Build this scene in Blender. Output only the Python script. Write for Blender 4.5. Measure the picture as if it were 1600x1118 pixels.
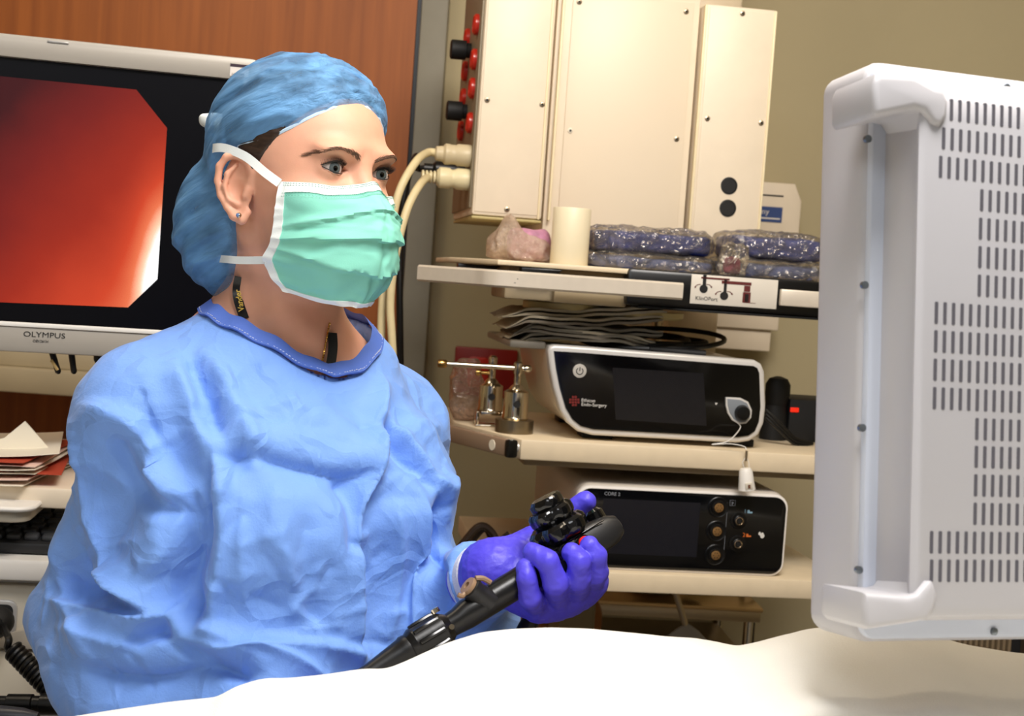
import bpy, bmesh, math, random
import numpy as np
from mathutils import Vector, Matrix

for o in list(bpy.data.objects):
    bpy.data.objects.remove(o)
scene = bpy.context.scene
COL = scene.collection
PI = math.pi

# ------------------------------------------------------------------ camera
W, H, F = 1600, 1118, 2222.0
CAM = Vector((0, 0, 1.45))
PITCH, ROLL = math.radians(-3.3), math.radians(4.0)
fwd = Vector((0, math.cos(PITCH), math.sin(PITCH)))
rt0 = Vector((1, 0, 0)); up0 = rt0.cross(fwd)
RT = rt0 * math.cos(ROLL) + up0 * math.sin(ROLL)
UP = -rt0 * math.sin(ROLL) + up0 * math.cos(ROLL)
cam_d = bpy.data.cameras.new('camera')
cam_d.sensor_width = 36.0
cam_d.lens = F / W * 36.0
cam_d.dof.use_dof = True
cam_d.dof.focus_distance = 1.45
cam_d.dof.aperture_fstop = 12.0
cam_d.clip_start = 0.02
cam = bpy.data.objects.new('camera', cam_d); COL.objects.link(cam)
R3 = Matrix((RT, UP, -fwd)).transposed()
cam.matrix_world = Matrix.Translation(CAM) @ R3.to_4x4()
scene.camera = cam

def ray(px, py):
    return fwd + RT * ((px - W / 2) / F) + UP * ((H / 2 - py) / F)

def P(px, py, Y):
    """world point seen at a pixel of the photograph, at world distance Y"""
    r = ray(px, py)
    return CAM + r * (Y / r.y)

def proj(v):
    d = np.asarray(v, dtype=float) - np.array(CAM)
    z = d @ np.array(fwd)
    return np.stack([W / 2 + F * (d @ np.array(RT)) / z, H / 2 - F * (d @ np.array(UP)) / z], -1)

# ------------------------------------------------------------------ world, lights, exposure
wd = bpy.data.worlds.new('world'); scene.world = wd
wd.use_nodes = True
wd.node_tree.nodes['Background'].inputs[0].default_value = (1.0, 0.93, 0.84, 1)
wd.node_tree.nodes['Background'].inputs[1].default_value = 0.20
vs = scene.view_settings
vs.view_transform = 'Standard'; vs.look = 'None'; vs.exposure = 0.32; vs.gamma = 1.0
vs.use_curve_mapping = False

def area(name, loc, target, size, power, color, sy=None):
    d = bpy.data.lights.new(name, 'AREA'); d.energy = power; d.color = color
    d.shape = 'RECTANGLE'; d.size = size; d.size_y = sy or size
    o = bpy.data.objects.new(name, d); COL.objects.link(o)
    o.location = loc
    o.rotation_euler = (Vector(target) - Vector(loc)).to_track_quat('-Z', 'Y').to_euler()
    o['kind'] = 'structure'
    return o
# neutral key stands in for flash bounced off the ceiling; warm room fixtures further back
area('bounced_flash_key', (0.25, 0.72, 2.70), (-0.05, 1.25, 1.1), 0.7, 36, (1.0, 0.975, 0.96))
area('camera_side_fill', (-0.6, -0.4, 2.68), (-0.2, 1.4, 1.2), 0.8, 11, (0.93, 0.96, 1.0))  # unseen soft fill added from the camera side, not a room fixture
area('ceiling_lamp_warm', (0.45, 1.30, 2.68), (0.45, 2.5, 1.1), 0.8, 17, (1.0, 0.83, 0.62))
area('ceiling_lamp_door', (-0.9, 1.75, 2.68), (-0.9, 2.5, 1.2), 0.6, 8, (1.0, 0.86, 0.66))

# ------------------------------------------------------------------ materials
def srgb(h):
    if isinstance(h, str):
        h = h.lstrip('#'); c = [int(h[i:i + 2], 16) / 255 for i in (0, 2, 4)]
        return tuple((x / 12.92 if x <= .04045 else ((x + .055) / 1.055) ** 2.4) for x in c)
    return tuple(h)

MATS = {}
def mat(name, col, rough=.5, metal=0., var=0., vscale=8., bump=0., bscale=150., bdist=.002, coat=0.,
        trans=0., alpha=1., sheen=0., sss=0., sssr=(1, .35, .2), spec=.5, emit=None, estr=1., ior=1.45, stretch=None, tl=0.):
    if name in MATS: return MATS[name]
    m = bpy.data.materials.new(name); m.use_nodes = True; MATS[name] = m
    nt = m.node_tree; N = nt.nodes; Lk = nt.links
    b = N['Principled BSDF']; c = srgb(col)
    I = b.inputs
    I['Base Color'].default_value = (*c, 1); I['Roughness'].default_value = rough; I['Metallic'].default_value = metal
    I['Specular IOR Level'].default_value = spec; I['IOR'].default_value = ior
    I['Coat Weight'].default_value = coat; I['Coat Roughness'].default_value = .08
    I['Transmission Weight'].default_value = trans; I['Alpha'].default_value = alpha
    I['Sheen Weight'].default_value = sheen
    if sss: I['Subsurface Weight'].default_value = sss; I['Subsurface Radius'].default_value = sssr; I['Subsurface Scale'].default_value = .006
    if emit: I['Emission Color'].default_value = (*srgb(emit), 1); I['Emission Strength'].default_value = estr
    tc = None
    def coords(scale):
        nonlocal tc
        if tc is None: tc = N.new('ShaderNodeTexCoord')
        mp = N.new('ShaderNodeMapping')
        s = stretch or (1, 1, 1)
        mp.inputs['Scale'].default_value = (scale * s[0], scale * s[1], scale * s[2])
        Lk.new(tc.outputs['Object'], mp.inputs[0]); return mp.outputs[0]
    if var:
        n = N.new('ShaderNodeTexNoise'); n.inputs['Scale'].default_value = 1; n.inputs['Detail'].default_value = 5
        Lk.new(coords(vscale), n.inputs['Vector'])
        r = N.new('ShaderNodeValToRGB')
        r.color_ramp.elements[0].position = .3; r.color_ramp.elements[1].position = .7
        r.color_ramp.elements[0].color = (*[max(0, x * (1 - var)) for x in c], 1)
        r.color_ramp.elements[1].color = (*[min(1, x * (1 + var)) for x in c], 1)
        Lk.new(n.outputs[0], r.inputs[0]); Lk.new(r.outputs[0], I['Base Color'])
    if bump:
        n = N.new('ShaderNodeTexNoise'); n.inputs['Scale'].default_value = 1; n.inputs['Detail'].default_value = 4
        Lk.new(coords(bscale), n.inputs['Vector'])
        bp = N.new('ShaderNodeBump'); bp.inputs['Strength'].default_value = bump; bp.inputs['Distance'].default_value = bdist
        Lk.new(n.outputs[0], bp.inputs['Height']); Lk.new(bp.outputs[0], I['Normal'])
    if tl:
        t = N.new('ShaderNodeBsdfTranslucent'); t.inputs[0].default_value = (*c, 1)
        mx = N.new('ShaderNodeMixShader'); mx.inputs[0].default_value = tl
        out = N['Material Output']
        Lk.new(b.outputs[0], mx.inputs[1]); Lk.new(t.outputs[0], mx.inputs[2]); Lk.new(mx.outputs[0], out.inputs[0])
    return m

# ------------------------------------------------------------------ object helpers
OFF = {}
def thing(name, label, cat, M=None, base=(0, 0, 0), group=None, kind=None):
    """Empty at a thing's base; children are modelled in the frame M"""
    M = M or Matrix()
    o = bpy.data.objects.new(name, None); COL.objects.link(o)
    o.empty_display_size = .05
    o.matrix_world = M @ Matrix.Translation(Vector(base))
    OFF[o.name] = Vector(base)
    props(o, label, cat, group, kind)
    return o
def props(o, label=None, cat=None, group=None, kind=None):
    if label: o['label'] = label
    if cat: o['category'] = cat
    if group: o['group'] = group
    if kind: o['kind'] = kind
    return o
def link(name, me, m, parent=None, M=None, base=None, smooth=40):
    if smooth:
        me.shade_smooth()
        if smooth < 180: me.set_sharp_from_angle(angle=math.radians(smooth))
    me.materials.clear(); me.materials.append(m)
    me.name = name
    o = bpy.data.objects.new(name, me); COL.objects.link(o)
    if parent:
        o.parent = parent
        off = OFF[parent.name]
        me.transform(Matrix.Translation(-off)); OFF[o.name] = off
    else:
        M = M or Matrix(); base = Vector(base or (0, 0, 0))
        me.transform(Matrix.Translation(-base)); OFF[o.name] = base
        o.matrix_world = M @ Matrix.Translation(base)
    return o
def dup(o, parent=None, delta=None):
    c = o.copy(); COL.objects.link(c); c.parent = parent if parent else o.parent
    if delta is not None: c.location = Vector(o.location) + Vector(delta)
    OFF[c.name] = OFF[o.name]
    return c

def crom(pts, n=8, closed=False):
    pts = [Vector(p) for p in pts]; out = []
    k = len(pts)
    rng = range(k if closed else k - 1)
    for i in rng:
        if closed: a, b, c, d = pts[i - 1], pts[i], pts[(i + 1) % k], pts[(i + 2) % k]
        else: a, b, c, d = pts[max(i - 1, 0)], pts[i], pts[i + 1], pts[min(i + 2, k - 1)]
        for j in range(n):
            t = j / n
            out.append(.5 * ((2 * b) + (c - a) * t + (2 * a - 5 * b + 4 * c - d) * t * t + (3 * b - a - 3 * c + d) * t ** 3))
    if not closed: out.append(pts[-1])
    return out

def rrect(x0, x1, z0, z1, r, n=6):
    """rounded rectangle polygon; r a number or 4 radii (bl, br, tr, tl)"""
    if not isinstance(r, (tuple, list)): r = (r,) * 4
    out = []
    for (cx, cz, rr, a0) in ((x0 + r[0], z0 + r[0], r[0], PI), (x1 - r[1], z0 + r[1], r[1], 1.5 * PI), (x1 - r[2], z1 - r[2], r[2], 0), (x0 + r[3], z1 - r[3], r[3], .5 * PI)):
        if rr <= 0: out.append((cx, cz)); continue
        for i in range(n + 1):
            a = a0 + i / n * PI / 2
            out.append((cx + rr * math.cos(a), cz + rr * math.sin(a)))
    return out

class MB:
    def __init__(s): s.bm = bmesh.new()
    def _bev(s, vs, off, seg):
        es = {e for v in vs for e in v.link_edges}
        bmesh.ops.bevel(s.bm, geom=list(es), offset=off, segments=seg, affect='EDGES', profile=.5, clamp_overlap=True)
    def box(s, x0, x1, y0, y1, z0, z1, bev=0, seg=2, M=None):
        r = bmesh.ops.create_cube(s.bm, size=1)
        T = Matrix.Translation(((x0 + x1) / 2, (y0 + y1) / 2, (z0 + z1) / 2)) @ Matrix.Diagonal((abs(x1 - x0), abs(y1 - y0), abs(z1 - z0), 1))
        if M: T = M @ T
        bmesh.ops.transform(s.bm, matrix=T, verts=r['verts'])
        if bev: s._bev(r['verts'], bev, seg)
        return s
    def prism(s, poly, y0, y1, bev=0, seg=2, M=None, axis='y'):
        """polygon in xz extruded along y (axis='z': polygon in xy extruded along z)"""
        if axis == 'y': A = [(x, y0, z) for x, z in poly]; B = [(x, y1, z) for x, z in poly]
        elif axis == 'z': A = [(x, y, y0) for x, y in poly]; B = [(x, y, y1) for x, y in poly]
        else: A = [(y0, y, z) for y, z in poly]; B = [(y1, y, z) for y, z in poly]
        if M: A = [M @ Vector(a) for a in A]; B = [M @ Vector(b) for b in B]
        va = [s.bm.verts.new(a) for a in A]; vb = [s.bm.verts.new(b) for b in B]
        n = len(va)
        fa = s.bm.faces.new(va); fb = s.bm.faces.new(vb[::-1])
        for i in range(n): s.bm.faces.new((va[i], vb[i], vb[(i + 1) % n], va[(i + 1) % n]))
        bmesh.ops.recalc_face_normals(s.bm, faces=list({f for v in va + vb for f in v.link_faces}))
        if bev:
            es = list(fa.edges) + list(fb.edges)
            bmesh.ops.bevel(s.bm, geom=es, offset=bev, segments=seg, affect='EDGES', profile=.5, clamp_overlap=True)
        return s
    def rings(s, rings, cap=True, closed=True):
        vr = [[s.bm.verts.new(p) for p in r] for r in rings]
        n = len(vr[0])
        for a, b in zip(vr[:-1], vr[1:]):
            for i in range(n if closed else n - 1):
                s.bm.faces.new((a[i], a[(i + 1) % n], b[(i + 1) % n], b[i]))
        if cap and closed:
            s.bm.faces.new(vr[0][::-1]); s.bm.faces.new(vr[-1])
        return s
    def tube(s, pts, r, n=8, cap=True):
        pts = [Vector(p) for p in pts]; k = len(pts)
        rr = r if isinstance(r, (list, tuple)) else [r] * k
        d0 = (pts[1] - pts[0]).normalized()
        u = d0.orthogonal().normalized(); R = []
        for i, p in enumerate(pts):
            d = (pts[min(i + 1, k - 1)] - pts[max(i - 1, 0)]).normalized()
            u = (u - d * u.dot(d)).normalized(); v = d.cross(u)
            R.append([p + (u * math.cos(2 * PI * j / n) + v * math.sin(2 * PI * j / n)) * rr[i] for j in range(n)])
        return s.rings(R, cap)
    def lathe(s, prof, M=None, n=24, star=None):
        """profile [(r, h)] about local z through matrix M; star=(lobes, depth) makes a lobed wheel"""
        M = M or Matrix(); R = []
        for r, h in prof:
            ring = []
            for j in range(n):
                a = 2 * PI * j / n; q = r
                if star and r > star[2]: q = r * (1 - star[1] * (.5 - .5 * math.cos(star[0] * a)) ** 2)
                ring.append(M @ Vector((q * math.cos(a), q * math.sin(a), h)))
            R.append(ring)
        return s.rings(R, True)
    def ribbon(s, pts, wid, nrm, th=.0008):
        """flat strip of given width along pts; nrm = list or one outward normal"""
        pts = [Vector(p) for p in pts]; k = len(pts); R = []
        for i, p in enumerate(pts):
            d = (pts[min(i + 1, k - 1)] - pts[max(i - 1, 0)]).normalized()
            nn = Vector(nrm[i] if isinstance(nrm, list) else nrm); nn = (nn - d * nn.dot(d)).normalized()
            w = d.cross(nn) * (wid / 2)
            R.append([p - w, p + w, p + w + nn * th, p - w + nn * th])
        return s.rings(R, True)
    def grid(s, A, th=0):
        """A[i][j] points -> surface"""
        vr = [[s.bm.verts.new(p) for p in r] for r in A]
        for a, b in zip(vr[:-1], vr[1:]):
            for i in range(len(a) - 1): s.bm.faces.new((a[i], a[i + 1], b[i + 1], b[i]))
        return s
    def build(s, name, m, parent=None, M=None, base=None, smooth=40, recalc=True):
        if recalc: bmesh.ops.recalc_face_normals(s.bm, faces=s.bm.faces)
        me = bpy.data.meshes.new(name); s.bm.to_mesh(me); s.bm.free()
        return link(name, me, m, parent, M, base, smooth)

def text(name, body, m, parent, M, size, ext=.0002, bold=0., sx=1.):
    """flat lettering; M maps text xy-plane into the frame of the parent"""
    c = bpy.data.curves.new(name, 'FONT'); c.body = body; c.size = size; c.extrude = ext; c.offset = bold; c.resolution_u = 3
    o = bpy.data.objects.new(name, c); COL.objects.link(o)
    dg = bpy.context.evaluated_depsgraph_get()
    me = bpy.data.meshes.new_from_object(o.evaluated_get(dg)); bpy.data.objects.remove(o)
    me.transform(M @ Matrix.Diagonal((sx, 1, 1, 1)))
    return link(name, me, m, parent, smooth=0)
# text lies in xy facing +z; this turns it upright in xz facing -y
def upright(x, y, z): return Matrix.Translation((x, y, z)) @ Matrix.Rotation(PI / 2, 4, 'X')

class Frame:
    def __init__(s, O, yaw=0, tilt=0, roll=0):
        s.M = Matrix.Translation(O) @ Matrix.Rotation(math.radians(yaw), 4, 'Z') @ Matrix.Rotation(math.radians(tilt), 4, 'X') @ Matrix.Rotation(math.radians(roll), 4, 'Y')
        s.Mi = s.M.inverted()
    def pix(s, px, py, y=0.):
        """local point on the plane y = const that the photograph shows at a pixel"""
        o = s.Mi @ CAM; d = s.Mi.to_3x3() @ ray(px, py)
        return o + d * ((y - o.y) / d.y)
    def floor(s, px, py, z):
        o = s.Mi @ CAM; d = s.Mi.to_3x3() @ ray(px, py)
        return o + d * ((z - o.z) / d.z)

# ------------------------------------------------------------------ numpy noise + distance-field mesher
def _h(ix, iy, iz, seed):
    n = (ix.astype(np.int64) * 374761393 + iy.astype(np.int64) * 668265263 + iz.astype(np.int64) * 2147483647 + seed * 1274126177) & 0xffffffff
    n = ((n ^ (n >> 13)) * 1274126177) & 0xffffffff
    return ((n ^ (n >> 16)) & 0xffff) / 65535.0
def vnoise(p, seed=0):
    p = np.asarray(p, dtype=np.float64); i = np.floor(p).astype(np.int64); f = p - i; f = f * f * (3 - 2 * f)
    x, y, z = i[..., 0], i[..., 1], i[..., 2]; r = 0
    for dx in (0, 1):
        for dy in (0, 1):
            for dz in (0, 1):
                w = (f[..., 0] if dx else 1 - f[..., 0]) * (f[..., 1] if dy else 1 - f[..., 1]) * (f[..., 2] if dz else 1 - f[..., 2])
                r = r + w * _h(x + dx, y + dy, z + dz, seed)
    return r * 2 - 1
def fbm(p, seed=0, oct=3):
    r = 0; a = .5
    p = np.asarray(p, dtype=float)
    for k in range(oct): r = r + a * vnoise(p * 2 ** k, seed + k); a *= .5
    return r
def smin(a, b, k): 
    h = np.clip(.5 + .5 * (b - a) / k, 0, 1)
    return b + (a - b) * h - k * h * (1 - h)
def smax(a, b, k): return -smin(-a, -b, k)
def s_ell(p, c, r, R=None):
    q = p - np.array(c)
    if R is not None: q = q @ np.array(R)      # columns of R are the local axes
    r = np.array(r)
    k0 = np.linalg.norm(q / r, axis=-1); k1 = np.linalg.norm(q / (r * r), axis=-1) + 1e-9
    return k0 * (k0 - 1) / k1
def s_cap(p, a, b, ra, rb=None):
    rb = ra if rb is None else rb
    a = np.array(a, dtype=float); b = np.array(b, dtype=float); ab = b - a
    t = np.clip(((p - a) @ ab) / (ab @ ab), 0, 1)
    return np.linalg.norm(p - a - t[..., None] * ab, axis=-1) - (ra + (rb - ra) * t)
def s_chain(p, pts, rs, k=.004):
    d = None
    for i in range(len(pts) - 1):
        c = s_cap(p, pts[i], pts[i + 1], rs[i], rs[i + 1])
        d = c if d is None else smin(d, c, k)
    return d

def surfnet(f, xs, ys, zs):
    """naive surface nets of f(points) on a rectilinear grid, evaluated only near the surface"""
    B = 4
    def pad(a):
        a = list(a)
        while (len(a)) % B: a.append(a[-1] + (a[-1] - a[-2]))
        return np.array(a)
    xs, ys, zs = pad(xs), pad(ys), pad(zs)
    nx, ny, nz = len(xs), len(ys), len(zs)
    cx, cy, cz = [a.reshape(-1, B) for a in (xs, ys, zs)]
    mx, my, mz = [c.mean(1) for c in (cx, cy, cz)]
    ext = [np.append(np.diff(c[:, 0]), c[-1, -1] - c[-1, 0]) for c in (cx, cy, cz)]
    G = np.stack(np.meshgrid(mx, my, mz, indexing='ij'), -1)
    E = np.sqrt(ext[0][:, None, None] ** 2 + ext[1][None, :, None] ** 2 + ext[2][None, None, :] ** 2)
    fc = f(G.reshape(-1, 3)).reshape(G.shape[:3])
    act = np.abs(fc) < E * 1.1 + .004
    V = np.repeat(np.repeat(np.repeat(fc, B, 0), B, 1), B, 2)
    ai, aj, ak = np.nonzero(act)
    px = cx[ai][:, :, None, None] + np.zeros((1, B, B, B)); py = cy[aj][:, None, :, None] + np.zeros((1, B, B, B)); pz = cz[ak][:, None, None, :] + np.zeros((1, B, B, B))
    pts = np.stack([px, py, pz], -1).reshape(-1, 3)
    val = np.concatenate([f(c) for c in np.array_split(pts, max(1, len(pts) // 400000))]).reshape(-1, B, B, B)
    Vb = V.reshape(nx // B, B, ny // B, B, nz // B, B)
    Vb = Vb.transpose(0, 2, 4, 1, 3, 5).copy()
    Vb[ai, aj, ak] = val
    V = Vb.transpose(0, 3, 1, 4, 2, 5).reshape(nx, ny, nz)
    S = V < 0
    c = lambda a, i, j, k: a[i:nx - 1 + i, j:ny - 1 + j, k:nz - 1 + k]
    cnt = sum(c(S, i, j, k).astype(np.int8) for i in (0, 1) for j in (0, 1) for k in (0, 1))
    I, J, K = np.nonzero((cnt > 0) & (cnt < 8))
    idx = -np.ones((nx - 1, ny - 1, nz - 1), dtype=np.int64); idx[I, J, K] = np.arange(len(I))
    X = (xs, ys, zs); acc = np.zeros((len(I), 3)); num = np.zeros(len(I))
    base = (I, J, K)
    for ax in range(3):
        o1, o2 = [a for a in range(3) if a != ax]
        for u in (0, 1):
            for v in (0, 1):
                a = [I, J, K]; a[o1] = a[o1] + u; a[o2] = a[o2] + v
                b = list(a); b[ax] = b[ax] + 1
                va = V[a[0], a[1], a[2]]; vb = V[b[0], b[1], b[2]]
                m = (va < 0) != (vb < 0)
                t = np.where(m, va / np.where(m, va - vb, 1), 0)
                q = np.zeros((len(I), 3))
                q[:, ax] = X[ax][a[ax]] + t * (X[ax][b[ax]] - X[ax][a[ax]])
                q[:, o1] = X[o1][a[o1]]; q[:, o2] = X[o2][a[o2]]
                acc += q * m[:, None]; num += m
    verts = acc / num[:, None]
    quads = []
    for ax in range(3):
        sl0 = [slice(None)] * 3; sl1 = [slice(None)] * 3
        sl0[ax] = slice(0, -1); sl1[ax] = slice(1, None)
        d = S[tuple(sl0)].astype(np.int8) - S[tuple(sl1)].astype(np.int8)
        e = np.array(np.nonzero(d)); sg = d[tuple(e)]
        o1, o2 = (ax + 1) % 3, (ax + 2) % 3
        ok = (e[o1] > 0) & (e[o2] > 0) & (e[o1] < S.shape[o1] - 1) & (e[o2] < S.shape[o2] - 1)
        e = e[:, ok]; sg = sg[ok]
        q = []
        for (u, v) in ((-1, -1), (0, -1), (0, 0), (-1, 0)):
            g = e.copy(); g[o1] += u; g[o2] += v; q.append(idx[g[0], g[1], g[2]])
        q = np.stack(q, -1); q[sg < 0] = q[sg < 0][:, ::-1]
        quads.append(q)
    quads = np.concatenate(quads)
    return verts, quads
def meshify(name, verts, quads, m, parent=None, M=None, base=None, smooth=180):
    me = bpy.data.meshes.new(name)
    me.vertices.add(len(verts)); me.vertices.foreach_set('co', np.ascontiguousarray(verts, dtype=np.float32).ravel())
    nq = len(quads)
    me.loops.add(nq * 4); me.loops.foreach_set('vertex_index', np.ascontiguousarray(quads, dtype=np.int32).ravel())
    me.polygons.add(nq); me.polygons.foreach_set('loop_start', np.arange(0, nq * 4, 4, dtype=np.int32))
    me.update(calc_edges=True); me.validate()
    return link(name, me, m, parent, M, base, smooth)
def vnormals(verts, quads):
    a = verts[quads[:, 2]] - verts[quads[:, 0]]; b = verts[quads[:, 3]] - verts[quads[:, 1]]
    n = np.cross(a, b); out = np.zeros_like(verts)
    for i in range(4): np.add.at(out, quads[:, i], n)
    return out / (np.linalg.norm(out, axis=1, keepdims=True) + 1e-12)
def span(a, b, h): return np.arange(a, b + h, h)
def spans(*segs):
    """piecewise spacing: (a, b, h), ..."""
    out = []
    for a, b, h in segs: out += list(np.linspace(a, b, max(2, int(round((b - a) / h)) + 1))[:-1])
    out.append(segs[-1][1]); return np.array(out)

def relax(v, q, n=1, w=.5):
    ea = np.concatenate([q[:, [0, 1]], q[:, [1, 2]], q[:, [2, 3]], q[:, [3, 0]]]); deg = np.bincount(ea.ravel(), minlength=len(v))[:, None]
    for _ in range(n):
        s = np.stack([np.bincount(ea[:, 0], v[ea[:, 1], c], len(v)) + np.bincount(ea[:, 1], v[ea[:, 0], c], len(v)) for c in range(3)], -1)
        v = v * (1 - w) + w * s / deg
    return v
# ================================================================== shared materials
m_wall = mat('wall_paint', '#b5a988', .85, var=.03, vscale=3, bump=.15, bscale=300)
m_grey = mat('frame_grey', '#8d897c', .6, var=.04, vscale=20, bump=.1, bscale=200)
m_floor = mat('vinyl_floor', '#8f877a', .4, var=.08, vscale=20)
m_ceil = mat('ceiling_tile', '#d8d6d0', .9, bump=.3, bscale=200)
m_cream = mat('cream_enamel', '#e6d8c2', .42, var=.02, vscale=30, bump=.04, bscale=700)
m_cream2 = mat('cream_shelf', '#dccbae', .45, var=.03, vscale=40, bump=.08, bscale=900, bdist=.001)
m_edge = mat('ivory_edge', '#efe0bb', .4)
m_alu = mat('brushed_plate', '#857a66', .5, metal=.1, bump=.1, bscale=400)
m_steel = mat('chrome_steel', '#d8cdb8', .14, metal=1.)
m_steel2 = mat('satin_steel', '#b5a58c', .35, metal=1., bump=.05, bscale=300)
m_black = mat('black_plastic', '#0b0b0c', .3, spec=.5)
m_blackm = mat('black_matt', '#121213', .6)
m_rubber = mat('black_rubber', '#0a0a0b', .38, bump=.05, bscale=500)
m_glassblk = mat('black_panel_glass', '#060607', .12, spec=.6)
m_lcd = mat('dark_lcd', '#18171a', .2)
m_lcd2 = mat('dark_lcd_blue', '#14161f', .2)
m_red = mat('red_socket', '#c32a1c', .3, coat=.4)
m_dred = mat('red_plate', '#8e1d18', .4)
m_white = mat('white_plastic', '#e6e3de', .38)
m_offw = mat('offwhite_plastic', '#e2d9c6', .4)
m_silver = mat('silver_paint', '#c9c6c2', .35, metal=.35)
m_cable = mat('ivory_cable', '#d6c69b', .45, var=.04, vscale=60)
m_paper = mat('paper', '#efe6d4', .8)
m_ink = mat('black_ink', '#111111', .6)
m_inkw = mat('white_ink', '#d9d6d0', .6)
m_inkr = mat('red_ink', '#6e1c18', .6)
m_maroon = mat('maroon_print', '#5d1f1d', .6)
m_bar = mat('silver_bar', '#d9cfc0', .35, metal=.25, var=.03, vscale=60)

# ================================================================== room
YW = 3.1
def struct(name, mb, m, label=None):
    o = mb.build(name, m); o['kind'] = 'structure'
    if label: o['label'] = label
    return o
struct('floor', MB().box(-2.6, 2.6, -1.6, YW + .1, -.1, 0), m_floor, 'grey vinyl floor of the procedure room')
struct('ceiling', MB().box(-2.6, 2.6, -1.6, YW + .1, 2.75, 2.85), m_ceil, 'white tiled ceiling above the procedure room')
xd = P(657, 100, YW).x; xg = P(697, 100, YW).x
m_wood = mat('cherry_wood', '#9a4a1c', .5, coat=.0, bump=.04, bscale=40, stretch=(8, 8, .6))
# wood grain colour
nt = m_wood.node_tree; N = nt.nodes; Lk = nt.links
tc = N.new('ShaderNodeTexCoord'); mp = N.new('ShaderNodeMapping'); mp.inputs['Scale'].default_value = (26, 26, 1.1)
n1 = N.new('ShaderNodeTexNoise'); n1.inputs['Scale'].default_value = 1.6; n1.inputs['Detail'].default_value = 8; n1.inputs['Distortion'].default_value = .6
rp = N.new('ShaderNodeValToRGB'); rp.color_ramp.elements[0].position = .32; rp.color_ramp.elements[1].position = .72
rp.color_ramp.elements[0].color = (*srgb('#93501f'), 1); rp.color_ramp.elements[1].color = (*srgb('#ad6228'), 1)
Lk.new(tc.outputs['Object'], mp.inputs[0]); Lk.new(mp.outputs[0], n1.inputs['Vector']); Lk.new(n1.outputs[0], rp.inputs[0]); Lk.new(rp.outputs[0], N['Principled BSDF'].inputs['Base Color'])
struct('wall_back', MB().box(xg, 2.6, YW, YW + .1, 0, 2.75).box(-2.6, xg, YW + .02, YW + .1, 0, 2.75), m_wall, 'beige painted back wall behind the equipment boom')
struct('wall_left', MB().box(-2.6, -2.5, -1.6, YW, 0, 2.75), m_wall, 'beige painted side wall beyond the monitor cart')
struct('wall_right', MB().box(2.5, 2.6, -1.6, YW, 0, 2.75), m_wall, 'beige painted side wall to the right of the boom')
struct('door_1', MB().box(xd - 1.25, xd - .012, YW - .04, YW + .01, .01, 2.2).box(-2.5, xd - 1.26, YW - .03, YW + .02, 0, 2.75).box(xd - 1.26, xd - .012, YW - .03, YW + .015, 2.21, 2.75),
       m_wood, 'reddish brown wood panelled door behind the woman')
struct('trim_1', MB().box(xd - .012, xd - .002, YW - .03, YW + .015, 0, 2.75), m_black, 'dark gap along the edge of the wood door')
struct('trim_2', MB().box(xd - .002, xg, YW - .05, YW + .02, 0, 2.75, bev=.004), m_grey, 'grey metal door frame beside the wood door')
# headwall rail on the wood
RF = Frame(P(0, 580, 2.75), 0)
a = RF.pix(0, 545); b = RF.pix(0, 612)
struct('trim_3', MB().box(-.7, .22, 0, .28, b.z, b.z + .05, bev=.006).box(-.7, .22, .02, .28, b.z + .05, a.z, bev=.004).box(-.7, .215, .035, .28, a.z, a.z + .02, bev=.003),
       mat('rail_enamel', '#b9ab8e', .45), 'beige rail running along the wood panelling').matrix_world = RF.M

# red socket plate on the wall
WF = Frame((0, YW, 0), 0)
a = WF.pix(712, 540); b = WF.pix(790, 622)
t = thing('wall_socket', 'dark red socket plate on the beige wall behind steel clamps', 'socket', WF.M, (a.x, 0, b.z))
MB().box(a.x, b.x + .02, -.012, 0, b.z, a.z, bev=.004).build('cover_plate', m_dred, t)
MB().prism(rrect(a.x + .03, a.x + .075, b.z + .02, a.z - .02, .01), -.018, -.012, bev=.002).build('socket_insert', m_red, t)

# dispenser box on the wall
a = WF.pix(1188, 290); b = WF.pix(1233, 350)
t = thing('dispenser_box', 'cream wall dispenser box with a blue label beyond the power boom', 'box', WF.M, (a.x, 0, b.z - .1))
MB().prism([(a.x - .08, b.z - .1), (b.x, b.z - .1), (b.x, a.z - .035), (b.x - .016, a.z), (a.x - .08, a.z)], -.12, -.003, bev=.004).build('body', m_cream, t)
q = WF.pix(1192, 322, -.121); r = WF.pix(1221, 348, -.121)
MB().box(a.x - .04, r.x, -.1215, -.12, r.z, q.z).build('blue_label', mat('label_blue', '#23407c', .5), t)
text('lettering', 'ny', m_inkw, t, upright(q.x - .002, -.1222, q.z - .016), .017)
MB().box(q.x - .02, r.x - .004, -.1222, -.1215, r.z + .006, r.z + .009).build('print_line', m_inkw, t)
MB().box(q.x - .02, r.x, -.1212, -.12, q.z + .022, q.z + .025).build('print_line', m_ink, t)

# cream box on the wall under the shelf
LFm = Frame((0, YW - .16, 0), 3)
a = LFm.pix(1020, 482); b = LFm.pix(1216, 520); c = LFm.pix(1205, 550)
t = thing('wall_unit', 'long cream two-tier wall unit seen below the labelled shelf', 'wall unit', LFm.M, (a.x, 0, c.z))
MB().box(a.x - .15, b.x, 0, .155, b.z + .004, a.z + .03, bev=.004).build('upper_case', m_cream, t)
MB().box(a.x - .15, c.x, .012, .155, c.z, b.z + .004, bev=.004).build('lower_case', m_cream, t)

# ================================================================== equipment boom
GP = Frame(P(1000, 700, 2.2), 8)
g = GP.pix
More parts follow.
